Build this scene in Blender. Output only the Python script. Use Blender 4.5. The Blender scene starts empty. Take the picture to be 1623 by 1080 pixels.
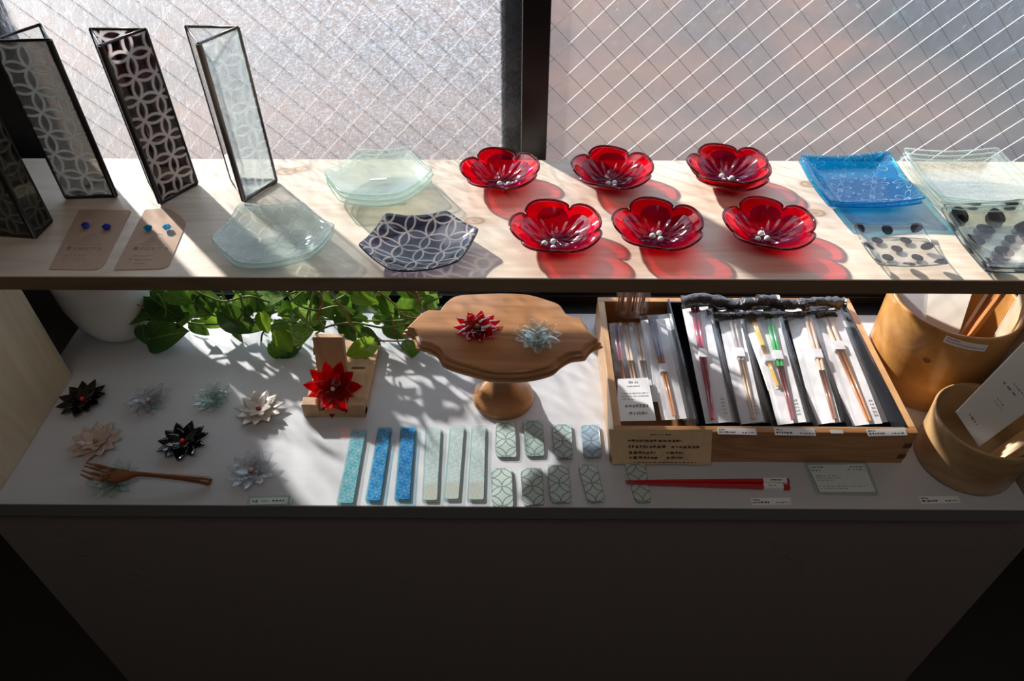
import bpy, math, random
from mathutils import Vector, Matrix
R = math.radians
rnd = random.Random(7)
SC = bpy.context.scene
COL = SC.collection

# ---------------------------------------------------------------- camera
CH, FPX, PITCH, YAW = 0.93, 1154.0, R(43.0), R(0.4)
cd = bpy.data.cameras.new('camera'); cam = bpy.data.objects.new('camera', cd); COL.objects.link(cam)
cam.location = (0, 0, CH); cam.rotation_euler = (R(90) - PITCH, 0, YAW)
cd.sensor_width = 36; cd.lens = FPX / 1623 * 36; cd.clip_start = .02
SC.camera = cam

# ---------------------------------------------------------------- sky, sun, added fill light, exposure
w = bpy.data.worlds.new('world'); SC.world = w; w.use_nodes = True
bg = w.node_tree.nodes['Background']; bg.inputs[0].default_value = (.66, .80, 1.0, 1); bg.inputs[1].default_value = 2.4
SUN_DIR = Vector((.88, -1.0, -.65)).normalized()
sd = bpy.data.lights.new('sun', 'SUN'); so = bpy.data.objects.new('sun', sd); COL.objects.link(so)
so.rotation_euler = SUN_DIR.to_track_quat('-Z', 'Y').to_euler(); so.location = (-4, 6, 4)
sd.energy = 13.8; sd.angle = R(1.9); sd.color = (1, .955, .89)
ad = bpy.data.lights.new('fill_light', 'AREA'); ao = bpy.data.objects.new('fill_light', ad); COL.objects.link(ao)  # area light added overhead to brighten the room side, no known fixture
ad.shape = 'RECTANGLE'; ad.size = 1.6; ad.size_y = .8; ad.energy = 6; ad.color = (1, .93, .86)
ao.location = (0, -.3, 1.82)
SC.view_settings.view_transform = 'Standard'; SC.view_settings.look = 'None'
SC.view_settings.exposure = 0.0; SC.view_settings.gamma = 1
SC.cycles.transparent_max_bounces = 40
SC.cycles.max_bounces = 10
SC.cycles.caustics_reflective = False; SC.cycles.caustics_refractive = False
SC.cycles.sample_clamp_indirect = 6

# ---------------------------------------------------------------- helpers
CR = cam.rotation_euler.to_matrix()
def P(u, v, z=0.0):
    d = CR @ Vector(((u - 811.5) / FPX, (540 - v) / FPX, -1))
    t = (z - CH) / d.z
    return Vector((d.x * t, d.y * t, z))

def link(o, parent=None):
    COL.objects.link(o)
    if parent: o.parent = parent
    return o
def tag(o, label=None, cat=None, group=None, kind=None):
    if label: o['label'] = label
    if cat: o['category'] = cat
    if group: o['group'] = group
    if kind: o['kind'] = kind
    return o
def empty(name, loc=(0, 0, 0), rot=(0, 0, 0), label=None, cat=None, group=None):
    o = bpy.data.objects.new(name, None); o.empty_display_size = .02
    o.location = loc; o.rotation_euler = rot
    link(o); return tag(o, label, cat, group)
def mesh(name, V, F, m=None, smooth=False, uv=None):
    me = bpy.data.meshes.new(name); me.from_pydata([tuple(v) for v in V], [], F); me.update()
    if smooth: me.polygons.foreach_set('use_smooth', [True] * len(me.polygons))
    if uv:
        l = me.uv_layers.new(name='UVMap')
        for p in me.polygons:
            for li in p.loop_indices: l.data[li].uv = uv[me.loops[li].vertex_index]
    if m: me.materials.append(m)
    return me
def obj(name, me, parent=None, loc=(0, 0, 0), rot=(0, 0, 0)):
    o = bpy.data.objects.new(name, me); o.location = loc; o.rotation_euler = rot
    return link(o, parent)
def copy_tree(o, parent=None):
    c = o.copy(); COL.objects.link(c); c.parent = parent
    for ch in o.children: copy_tree(ch, c)
    return c

class MB:
    def __init__(s): s.V = []; s.F = []; s.U = []
    def add(s, V, F, U=None):
        n = len(s.V); s.V += [Vector(v) for v in V]; s.F += [tuple(i + n for i in f) for f in F]
        s.U += U if U else [(v[0], v[1]) for v in V]
        return s
    def box(s, a, b):
        x0, y0, z0 = a; x1, y1, z1 = b
        return s.add([(x0,y0,z0),(x1,y0,z0),(x1,y1,z0),(x0,y1,z0),(x0,y0,z1),(x1,y0,z1),(x1,y1,z1),(x0,y1,z1)],
              [(3,2,1,0),(4,5,6,7),(0,1,5,4),(1,2,6,5),(2,3,7,6),(3,0,4,7)])
    def hexa(s, B, T):            # 4 bottom points, 4 top points (counter-clockwise)
        return s.add(list(B) + list(T), [(3,2,1,0),(4,5,6,7),(0,1,5,4),(1,2,6,5),(2,3,7,6),(3,0,4,7)])
    def bar(s, a, b, rx, ry=None, up=(0, 0, 1), n=4):
        return s.tube([a, b], [(rx, ry or rx)] * 2, up, n)
    def tube(s, path, rad, up=(0, 0, 1), n=8):
        path = [Vector(p) for p in path]; V = []; F = []
        for i, p in enumerate(path):
            t = (path[min(i + 1, len(path) - 1)] - path[max(i - 1, 0)]).normalized()
            u = Vector(up)
            if abs(t.dot(u)) > .97: u = Vector((1, 0, 0)) if abs(t.x) < .9 else Vector((0, 1, 0))
            sd_ = t.cross(u).normalized(); u2 = sd_.cross(t).normalized()
            r = rad[i] if isinstance(rad, (list, tuple)) else rad
            rx, ry = r if isinstance(r, (list, tuple)) else (r, r)
            for k in range(n):
                a = 2 * math.pi * (k + .5) / n; q = 1.4142 if n == 4 else 1
                V.append(p + sd_ * math.cos(a) * rx * q + u2 * math.sin(a) * ry * q)
        for i in range(len(path) - 1):
            for k in range(n):
                a = i * n + k; b = i * n + (k + 1) % n; F.append((a, a + n, b + n, b)[::-1])
        F.append(tuple(range(n))); F.append(tuple(range((len(path) - 1) * n, len(path) * n))[::-1])
        F[-2] = F[-2][::1]
        return s.add(V, F)
    def build(s, name, m, parent=None, smooth=False, loc=(0, 0, 0), rot=(0, 0, 0), bevel=0, seg=2):
        me = mesh(name, s.V, s.F, m, smooth, s.U)
        o = obj(name, me, parent, loc, rot)
        if bevel:
            b = o.modifiers.new('bevel', 'BEVEL'); b.width = bevel; b.segments = seg; b.limit_method = 'ANGLE'; b.harden_normals = False
        return o

def lathe(prof, n=64):
    V = []; F = []; U = []
    for (r, z) in prof:
        for k in range(n):
            a = 2 * math.pi * k / n; V.append((r * math.cos(a), r * math.sin(a), z)); U.append((k / n * 6.283 * .1, z))
    for i in range(len(prof) - 1):
        for k in range(n):
            a = i * n + k; b = i * n + (k + 1) % n; F.append((a, b, b + n, a + n))
    F.append(tuple(range(n))[::-1]); F.append(tuple(range((len(prof) - 1) * n, len(prof) * n)))
    m = MB(); m.add(V, F, U); return m

def rounded(poly, radii, n=5):
    out = []; N = len(poly)
    if not isinstance(radii, (list, tuple)): radii = [radii] * N
    for i in range(N):
        p = Vector(poly[i][:2]); a = Vector(poly[i - 1][:2]); b = Vector(poly[(i + 1) % N][:2]); r = radii[i]
        if r <= 0: out.append(p); continue
        pa = p + (a - p).normalized() * min(r, (a - p).length * .45); pb = p + (b - p).normalized() * min(r, (b - p).length * .45)
        for k in range(n + 1):
            t = k / n; out.append(pa * (1 - t) ** 2 + p * 2 * t * (1 - t) + pb * t * t)
    return out
def slab_mb(poly, z0, z1, edge=.0012, zf=None):
    """closed slab over an outline with softened edges; zf bends it"""
    c = sum((Vector(p[:2]) for p in poly), Vector((0, 0))) / len(poly)
    n = len(poly); V = []; F = []; U = []
    ar = sum(poly[i][0] * poly[(i + 1) % n][1] - poly[(i + 1) % n][0] * poly[i][1] for i in range(n))
    if ar < 0: poly = list(poly)[::-1]
    L = [(edge, z0), (0, z0 + edge), (0, z1 - edge), (edge, z1)]
    for ins, z in L:
        for p in poly:
            p = Vector(p[:2]); d = (c - p); q = p + d.normalized() * min(ins, d.length * .4)
            V.append((q.x, q.y, z + (zf(q.x, q.y) if zf else 0))); U.append((q.x, q.y))
    for i in range(3):
        for k in range(n):
            a = i * n + k; b = i * n + (k + 1) % n; F.append((a, b, b + n, a + n))
    F.append(tuple(range(n))[::-1]); F.append(tuple(range(3 * n, 4 * n)))
    m = MB(); m.add(V, F, U); return m

# ---------------------------------------------------------------- materials
def new_mat(name):
    m = bpy.data.materials.new(name); m.use_nodes = True; nt = m.node_tree; nt.nodes.clear()
    out = nt.nodes.new('ShaderNodeOutputMaterial'); return m, nt, out
class NT:
    def __init__(s, nt): s.nt = nt
    def n(s, t, **kw):
        x = s.nt.nodes.new('ShaderNode' + t)
        for k, v in kw.items():
            if k.startswith('i_'):
                x.inputs[int(k[2:])].default_value = v
            else: setattr(x, k, v)
        return x
    def l(s, a, b): s.nt.links.new(a, b)
    def math(s, op, a, b=None, c=None):
        x = s.n('Math', operation=op)
        for i, q in enumerate((a, b, c)):
            if q is None: continue
            if isinstance(q, (int, float)): x.inputs[i].default_value = q
            else: s.l(q, x.inputs[i])
        return x.outputs[0]
    def mixc(s, f, a, b, mode='MIX'):
        x = s.n('Mix', data_type='RGBA', blend_type=mode)
        for i, q in ((0, f), (6, a), (7, b)):
            if isinstance(q, (int, float)): x.inputs[i].default_value = q
            elif isinstance(q, tuple): x.inputs[i].default_value = (*q[:3], 1)
            else: s.l(q, x.inputs[i])
        return x.outputs[2]
    def mixs(s, f, a, b):
        x = s.n('MixShader')
        if isinstance(f, (int, float)): x.inputs[0].default_value = f
        else: s.l(f, x.inputs[0])
        s.l(a, x.inputs[1]); s.l(b, x.inputs[2]); return x.outputs[0]
    def coord(s, kind='Object', scale=(1, 1, 1), rot=(0, 0, 0), loc=(0, 0, 0)):
        if kind == 'UV':
            t = s.n('UVMap').outputs[0]
        else: t = s.n('TexCoord').outputs[kind]
        m = s.n('Mapping'); s.l(t, m.inputs[0]); m.inputs[1].default_value = loc; m.inputs[2].default_value = rot; m.inputs[3].default_value = scale
        return m.outputs[0]
    def noise(s, vec, scale, detail=3, rough=.5, dist=0):
        x = s.n('TexNoise'); s.l(vec, x.inputs['Vector']); x.inputs['Scale'].default_value = scale
        x.inputs['Detail'].default_value = detail; x.inputs['Roughness'].default_value = rough; x.inputs['Distortion'].default_value = dist
        return x.outputs[0]
    def ramp(s, f, stops):
        x = s.n('ValToRGB'); s.l(f, x.inputs[0]); e = x.color_ramp.elements
        while len(e) < len(stops): e.new(.5)
        for i, (p, c) in enumerate(stops):
            e[i].position = p; e[i].color = (*c, 1) if isinstance(c, tuple) else (c, c, c, 1)
        return x.outputs[0]
    def bump(s, h, strength=.3, dist=.002):
        x = s.n('Bump'); s.l(h, x.inputs['Height']); x.inputs['Strength'].default_value = strength; x.inputs['Distance'].default_value = dist
        return x.outputs[0]
    def sep(s, v):
        x = s.n('SeparateXYZ'); s.l(v, x.inputs[0]); return x.outputs
    def shippo(s, vec, cell, width, rot=0.0, loc=(0, 0, 0)):
        """overlapping circles: 1 on the lines"""
        m = s.n('Mapping'); s.l(vec, m.inputs[0]); m.inputs[1].default_value = loc
        m.inputs[2].default_value = (0, 0, rot); m.inputs[3].default_value = (1 / cell, 1 / cell, 1)
        o = s.sep(m.outputs[0])
        x = s.math('ABSOLUTE', s.math('SUBTRACT', s.math('FRACT', o[0]), .5))
        y = s.math('ABSOLUTE', s.math('SUBTRACT', s.math('FRACT', o[1]), .5))
        def d(a, b):
            aa = s.math('POWER', s.math('SUBTRACT', 1, a), 2); bb = s.math('POWER', b, 2)
            return s.math('ABSOLUTE', s.math('SUBTRACT', s.math('SQRT', s.math('ADD', aa, bb)), .7071))
        mn = s.math('MINIMUM', d(x, y), d(y, x))
        mr = s.n('MapRange'); s.l(mn, mr.inputs[0]); mr.inputs[1].default_value = width; mr.inputs[2].default_value = width * .6
        mr.inputs[3].default_value = 0; mr.inputs[4].default_value = 1
        return mr.outputs[0]
    def flowers(s, vec, cell, width, rot=0.0, npet=4):
        m = s.n('Mapping'); s.l(vec, m.inputs[0]); m.inputs[2].default_value = (0, 0, rot); m.inputs[3].default_value = (1 / cell, 1 / cell, 1)
        o = s.sep(m.outputs[0])
        x = s.math('SUBTRACT', s.math('FRACT', o[0]), .5); y = s.math('SUBTRACT', s.math('FRACT', o[1]), .5)
        r = s.math('SQRT', s.math('ADD', s.math('POWER', x, 2), s.math('POWER', y, 2)))
        th = s.math('ARCTAN2', y, x); cc = s.math('ABSOLUTE', s.math('COSINE', s.math('MULTIPLY', th, npet)))
        e = s.math('ABSOLUTE', s.math('SUBTRACT', r, s.math('ADD', .08, s.math('MULTIPLY', cc, .36))))
        e = s.math('MINIMUM', e, s.math('ABSOLUTE', s.math('SUBTRACT', r, .07)))
        mr = s.n('MapRange'); s.l(e, mr.inputs[0]); mr.inputs[1].default_value = width; mr.inputs[2].default_value = width * .4
        mr.inputs[3].default_value = 0; mr.inputs[4].default_value = 1
        return mr.outputs[0]

def plain(name, c, rough=.5, metal=0, spec=.5, coat=0, bump=None, trans=0, var=0):
    m, nt, out = new_mat(name); N = NT(nt); b = N.n('BsdfPrincipled')
    b.inputs['Base Color'].default_value = (*c, 1); b.inputs['Roughness'].default_value = rough; b.inputs['Metallic'].default_value = metal
    b.inputs['Specular IOR Level'].default_value = spec; b.inputs['Coat Weight'].default_value = coat; b.inputs['Coat Roughness'].default_value = .08
    v = N.coord()
    if var:
        f = N.noise(v, 60, 4); N.l(N.mixc(f, tuple(q * (1 - var) for q in c), tuple(min(1, q * (1 + var)) for q in c)), b.inputs['Base Color'])
    if bump: N.l(N.bump(N.noise(v, bump[0], 4), bump[1], bump[2] if len(bump) > 2 else .002), b.inputs['Normal'])
    sh = b.outputs[0]
    if trans:
        t = N.n('BsdfTranslucent'); t.inputs[0].default_value = (*c, 1); sh = N.mixs(trans, sh, t.outputs[0])
    N.l(sh, out.inputs[0]); return m

def wood(name, light, dark, rough=.45, axis='x', scale=1.0, ring=38, bump=.15, coat=0, knots=()):
    m, nt, out = new_mat(name); N = NT(nt); b = N.n('BsdfPrincipled')
    st = {'x': (.12, 1, 1), 'y': (1, .12, 1), 'z': (1, 1, .12)}[axis]
    v = N.coord('Object', tuple(q * scale for q in st))
    nz = N.noise(v, 9, 3, .55, .4)
    wv = N.math('ADD', N.math('MULTIPLY', nz, 3.2), 0)
    fr = N.math('FRACT', N.math('MULTIPLY', nz, ring * .35))
    fine = N.noise(N.coord('Object', tuple(q * scale for q in {'x': (.03, 1, 1), 'y': (1, .03, 1), 'z': (1, 1, .03)}[axis])), 260, 3, .7)
    f = N.math('ADD', N.math('MULTIPLY', N.math('ABSOLUTE', N.math('SUBTRACT', fr, .5)), .9), N.math('MULTIPLY', fine, .55))
    c = N.ramp(f, [(.15, light), (.55, tuple((a * .55 + d * .45) for a, d in zip(light, dark))), (.95, dark)])
    if knots:
        o = N.sep(N.coord('Object'))
        for (kx, ky, kr) in knots:
            dx = N.math('MULTIPLY', N.math('SUBTRACT', o[0], kx), .62); dy = N.math('SUBTRACT', o[1], ky)
            d = N.math('SQRT', N.math('ADD', N.math('POWER', dx, 2), N.math('POWER', dy, 2)))
            d = N.math('ADD', d, N.math('MULTIPLY', N.math('SUBTRACT', nz, .5), .006))
            k = N.ramp(N.math('DIVIDE', d, kr * 2.4), [(.0, .75), (.2, .35), (.33, .8), (.42, .3), (.55, .1), (1, 0)])
            c = N.mixc(k, c, (.30, .15, .06))
    N.l(c, b.inputs['Base Color']); b.inputs['Roughness'].default_value = rough; b.inputs['Coat Weight'].default_value = coat
    b.inputs['Specular IOR Level'].default_value = .35
    N.l(N.bump(f, bump, .001), b.inputs['Normal']); N.l(b.outputs[0], out.inputs[0]); return m

def tglass(name, c, gloss=.9, rough=.03, haze=0, hazec=(.9, .95, .92), bump=None, pat=None, base_pat=None, ior=1.45):
    """clear coloured glass: light passes tinted; haze adds a frosted share.
       pat(N)->(mask, colour, opacity)"""
    m, nt, out = new_mat(name); N = NT(nt)
    t = N.n('BsdfTransparent'); t.inputs[0].default_value = (*c, 1)
    sh = t.outputs[0]
    def frosted(col):
        d = N.n('BsdfDiffuse'); d.inputs[0].default_value = (*col, 1); tr = N.n('BsdfTranslucent'); tr.inputs[0].default_value = (*col, 1)
        return N.mixs(.68, d.outputs[0], tr.outputs[0])
    if base_pat:
        mask, col = base_pat(N); N.l(N.mixc(mask, c, col), t.inputs[0])
    if haze: sh = N.mixs(haze, sh, frosted(hazec))
    if pat:
        mask, col, op = pat(N); sh = N.mixs(N.math('MULTIPLY', mask, op), sh, frosted(col))
    g = N.n('BsdfGlossy'); g.inputs['Roughness'].default_value = rough
    fr = N.n('LayerWeight'); fr.inputs[0].default_value = .5
    if bump:
        bo = N.bump(N.noise(N.coord(), bump[0], 3), bump[1], .002); N.l(bo, g.inputs['Normal'])
    f = N.math('MINIMUM', N.math('MULTIPLY', N.math('ADD', .04, N.math('MULTIPLY', N.math('POWER', fr.outputs['Facing'], 5), .9)), gloss), 1)
    sh = N.mixs(f, sh, g.outputs[0])
    N.l(sh, out.inputs[0]); return m

PINE_KNOTS = []
for (u, v, r) in ((1283, 292, .010), (1292, 338, .010), (752, 350, .011), (453, 272, .012), (478, 268, .009), (940, 288, .008)):
    q = P(u, v, .33); PINE_KNOTS.append((q.x, q.y - .92, r))
M = {}
M['pine'] = wood('pine_wood', (.80, .68, .56), (.62, .48, .36), .5, 'x', 1, 30, .12, knots=PINE_KNOTS)
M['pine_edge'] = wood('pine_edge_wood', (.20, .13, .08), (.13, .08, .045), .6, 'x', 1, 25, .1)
M['panel_wood'] = wood('pale_panel_wood', (.70, .57, .40), (.55, .42, .28), .5, 'z', 1, 20, .08)
M['panel_edge'] = wood('panel_edge_wood', (.72, .70, .68), (.55, .52, .5), .5, 'z', 1, 20, .08)
M['tray_wood'] = wood('tray_wood', (.54, .28, .12), (.30, .13, .045), .4, 'x', 1, 34, .2, .15)
M['tray_wood_y'] = wood('tray_side_wood', (.60, .36, .18), (.40, .20, .08), .4, 'y', 1, 34, .2, .15)
M['stand_wood'] = wood('cake_stand_wood', (.52, .26, .115), (.31, .13, .048), .38, 'x', .9, 26, .15, .25)
M['easel_wood'] = wood('easel_wood', (.55, .34, .19), (.38, .21, .10), .5, 'z', 1, 24, .15)
M['easel_base_wood'] = wood('easel_base_wood', (.60, .38, .21), (.44, .25, .12), .5, 'y', 1, 24, .15)
M['bowl_wood'] = wood('orange_bowl_wood', (.58, .30, .095), (.38, .16, .035), .35, 'x', .6, 22, .1, .3)
M['bowl2_wood'] = wood('pale_bowl_wood', (.54, .35, .175), (.36, .21, .09), .35, 'x', .6, 30, .1, .3)
M['fork_wood'] = wood('fork_wood', (.28, .095, .025), (.14, .042, .012), .32, 'x', 1, 20, .1, .4)
M['stick_wood'] = wood('natural_stick_wood', (.60, .38, .18), (.42, .23, .09), .4, 'x', 1, 20, .1)
M['metal'] = plain('dark_patina_metal', (.035, .028, .026), .35, .6, .5)
M['metal_light'] = plain('brown_patina_metal', (.16, .135, .12), .35, .7)
M['frame_black'] = plain('black_window_frame', (.006, .006, .008), .35)
M['frame_blue'] = plain('grey_sash_metal', (.16, .21, .27), .5)
M['white_glaze'] = plain('white_glazed_ceramic', (.90, .90, .91), .25, coat=.4)
M['soil'] = plain('potting_soil', (.05, .035, .025), .9, bump=(120, .8))
M['paper'] = plain('white_paper', (.86, .86, .88), .7, trans=.15)
M['paper_cream'] = plain('cream_paper', (.84, .78, .70), .7, bump=(30, .3))
M['sleeve_paper'] = plain('bright_sleeve_paper', (.93, .92, .90), .6, trans=.2)
M['paper_lit'] = plain('thin_white_paper', (.88, .88, .90), .7, trans=.55); M['paper_lit_cream'] = plain('thin_cream_paper', (.86, .80, .70), .7, trans=.5)
M['label'] = plain('label_paper', (.85, .86, .88), .6)
M['ink'] = plain('print_ink', (.07, .06, .06), .7)
M['ink_red'] = plain('pink_ink', (.45, .16, .2), .7)
M['ink_soft'] = plain('faint_print_ink', (.30, .27, .25), .7)
M['kraft'] = plain('kraft_card', (.50, .33, .235), .8, var=.12, bump=(400, .15))
M['kraft2'] = plain('kraft_paper_crumpled', (.90, .62, .36), .75, var=.15, bump=(45, .6, .004))
M['bead_white'] = plain('white_glass_bead', (.82, .80, .76), .2, coat=.5)
M['black_plastic'] = plain('black_tray_plastic', (.015, .017, .022), .22, coat=.3)
M['black_wrap'] = plain('black_wrapping', (.03, .027, .03), .3, bump=(35, 1.0, .02), coat=.5)
M['black_glass'] = plain('black_flower_glass', (.003, .003, .005), .10, coat=.4, spec=.35)
M['stone_white'] = plain('milky_white_glass', (.80, .73, .66), .18, coat=.7, trans=.35)
M['stone_pink'] = plain('milky_pink_glass', (.74, .58, .49), .18, coat=.7, trans=.35)
M['red_bead'] = plain('red_bead', (.75, .02, .02), .15, coat=.8)
M['dark_red_bead'] = plain('dark_red_bead', (.25, .01, .015), .15, coat=.8)
M['gold_bead'] = plain('amber_bead', (.30, .19, .03), .15, coat=.8)
M['peach_bead'] = plain('peach_bead', (.78, .45, .32), .15, coat=.8)
M['red_glass'] = tglass('red_plate_glass', (.97, .035, .09), 1.0, .03, haze=.13, hazec=(.95, .005, .08))
M['red_rim'] = tglass('thick_red_rim_glass', (.42, .02, .07), 1.0, .05)
M['red_inner'] = tglass('purple_red_inner_glass', (.42, .05, .30), .8, .08, haze=.14, hazec=(.22, .02, .20))
M['red_flower'] = tglass('red_flower_glass', (.85, .02, .04), 1.0, .04, haze=.20, hazec=(.62, .004, .016))
M['clear_flower'] = tglass('clear_flower_glass', (.96, .965, .975), 1.3, .04, haze=.15, hazec=(.90, .91, .96))
M['aqua_flower'] = tglass('aqua_flower_glass', (.95, .985, .975), 1.3, .04, haze=.13, hazec=(.86, .96, .93))
M['clear_film'] = tglass('clear_film', (.985, .985, .99), .9, .12, haze=.03, hazec=(.85, .88, .95), bump=(25, .25))
M['frost_plate'] = tglass('frosted_plate_glass', (.97, .985, .965), 1.0, .10, haze=.09, hazec=(.82, .90, .80), bump=(30, .12))
M['tag_glass'] = tglass('green_tint_tag_glass', (.93, .98, .955), 1.0, .05, haze=.02, hazec=(.6, .82, .72))
M['shippo_frost'] = tglass('frosted_circle_pattern_glass', (.94, .965, .955), 1.0, .10, haze=.12, hazec=(.80, .86, .84),
    pat=lambda N: (N.math('SUBTRACT', 1, N.shippo(N.coord('UV'), .030, .05, R(20))), (.84, .90, .92), .42), bump=(40, .12))
M['shippo_dark'] = tglass('navy_circle_pattern_glass', (.09, .095, .17), 1.0, .05, haze=0,
    pat=lambda N: (N.shippo(N.coord('UV'), .030, .055, R(12)), (.82, .74, .68), .55),
    base_pat=lambda N: (N.shippo(N.coord('UV'), .030, .055, R(12)), (.95, .92, .90)))
M['dark_core'] = tglass('navy_edge_glass', (.10, .13, .16), 1.0, .05)
def vase_glass(name, tint, line, opac, hz=0, hc=(.5, .5, .5), cell=.033, w=.065, rot=R(8)):
    def bp(N): return (N.shippo(N.coord('UV'), cell, w, rot), tuple(min(1, q * 1.0) for q in line))
    def pt(N):
        v = N.coord('UV'); nz = N.noise(v, 900, 2)
        mk = N.shippo(v, cell, w, rot)
        return (N.math('MULTIPLY', mk, N.math('ADD', .45, nz)), line, opac)
    return tglass(name, tint, .8, .05, hz, hc, pat=pt)
M['vase_grey'] = vase_glass('taupe_pattern_glass', (.50, .46, .42), (.86, .82, .76), .62, .20, (.42, .38, .34))
M['vase_dark'] = vase_glass('dark_plum_pattern_glass', (.16, .085, .10), (1, .99, .97), .95, 0, cell=.031, w=.085)
M['vase_clear'] = vase_glass('clear_pattern_glass', (.86, .89, .89), (.80, .83, .84), .26, .14, (.72, .76, .77), cell=.034)
M['vase_smoke'] = vase_glass('smoky_pattern_glass', (.48, .47, .44), (.55, .54, .46), .45, .12, (.26, .25, .21))
M['plain_pane'] = tglass('plain_clear_glass', (.95, .97, .97), 1.0, .03, haze=.03)
def flower_glass(name, tint, hz, hc, line, op, cell=.034, w=.035, rot=.4):
    return tglass(name, tint, 1.0, .05, hz, hc, pat=lambda N: (N.flowers(N.coord('UV'), cell, w, rot), line, op), bump=(25, .08))
M['blue_plate'] = flower_glass('blue_flower_pattern_glass', (.20, .68, .88), .22, (.012, .34, .60), (.70, .86, .93), .60, .046, .035)
M['clear_plate'] = flower_glass('clear_flower_pattern_glass', (.985, .995, .99), .07, (.90, .93, .90), (.80, .84, .88), .30, .040)
def dot_glass(name, cell, r, loc=(0, 0, 0), rot=0.0, op=.93):
    def pt(N):
        m_ = N.n('Mapping'); N.l(N.coord('UV'), m_.inputs[0]); m_.inputs[1].default_value = loc; m_.inputs[2].default_value = (0, 0, rot); m_.inputs[3].default_value = (1 / cell,) * 3
        o = N.sep(m_.outputs[0])
        x = N.math('SUBTRACT', N.math('FRACT', o[0]), .5); y = N.math('SUBTRACT', N.math('FRACT', o[1]), .5)
        d = N.math('SQRT', N.math('ADD', N.math('POWER', x, 2), N.math('POWER', y, 2)))
        return (N.math('LESS_THAN', d, r / cell), (.035, .022, .03), op)
    return tglass(name, (.93, .92, .90), 1.0, .05, haze=.05, hazec=(.80, .76, .70), pat=pt, bump=(40, .12))
M['dot_small'] = dot_glass('small_dotted_glass', .0285, .0078, (.5, .5, 0), R(45))
M['dot_big'] = dot_glass('large_dotted_glass', .038, .0125, (.2, .1, 0), R(45), .95)
def bar_layer(name, c1, c2, fl, op=.6, gold=False):
    m, nt, out = new_mat(name); N = NT(nt); b = N.n('BsdfPrincipled'); v = N.coord('UV')
    c = N.mixc(N.ramp(N.noise(v, 90 if not gold else 170, 4, .7, 1), [(.38, 0.), (.62, 1.)]), c1, c2)
    c = N.mixc(N.math('MULTIPLY', N.flowers(v, .019, .11, .5), min(1, op * 1.6)), c, fl)
    if gold:
        y = N.sep(v)[1]; c = N.mixc(N.math('MULTIPLY', N.math('LESS_THAN', y, -.040), N.math('MULTIPLY', N.noise(v, 300, 3), 1.2)), c, (.66, .58, .47))
    N.l(c, b.inputs['Base Color']); b.inputs['Roughness'].default_value = .3
    t = N.n('BsdfTransparent'); N.l(N.mixs(.22, b.outputs[0], t.outputs[0]), out.inputs[0]); return m
M['bar_aqua'] = bar_layer('aqua_colour_layer', (.10, .42, .55), (.16, .56, .66), (.6, .75, .78), .4)
M['bar_blue'] = bar_layer('blue_colour_layer', (.03, .24, .55), (.05, .40, .72), (.42, .62, .78), .5)
M['bar_blue2'] = bar_layer('deep_blue_colour_layer', (.015, .19, .52), (.03, .34, .70), (.35, .58, .78), .45)
M['bar_frost'] = bar_layer('frosted_colour_layer', (.50, .58, .60), (.84, .88, .88), (.82, .86, .86), .4, True)
M['bar_glass'] = tglass('clear_bar_glass', (.93, .975, .975), 1.2, .04, haze=.07, hazec=(.78, .93, .93), bump=(220, .2))
M['bar_glass_blue'] = tglass('blue_tint_bar_glass', (.70, .90, .97), 1.2, .04, haze=.07, hazec=(.3, .6, .75))
def tile_layer(name, c1, line, cell=.024, w=.05):
    m, nt, out = new_mat(name); N = NT(nt); b = N.n('BsdfPrincipled'); v = N.coord('UV')
    c = N.mixc(N.noise(v, 90, 3), c1, tuple(q * .9 for q in c1)); c = N.mixc(N.shippo(v, cell, w, R(45)), c, line)
    N.l(c, b.inputs['Base Color']); b.inputs['Roughness'].default_value = .3
    t = N.n('BsdfTransparent'); N.l(N.mixs(.15, b.outputs[0], t.outputs[0]), out.inputs[0]); return m
M['rim_haze'] = tglass('edge_light_haze', (.85, .95, .96), .6, .2, haze=.45, hazec=(.80, .93, .94))  # pale haze stands in for light gathered in the glass edges
M['tile_white'] = tile_layer('pale_circle_pattern', (.80, .86, .83), (.30, .34, .31))
M['tile_grey'] = tile_layer('grey_circle_pattern', (.52, .60, .57), (.22, .28, .26))
M['tile_blue'] = tile_layer('blue_circle_pattern', (.48, .58, .74), (.22, .27, .32))
M['tile_light_grey'] = tile_layer('light_grey_circle_pattern', (.60, .66, .66), (.20, .24, .24))

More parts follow.
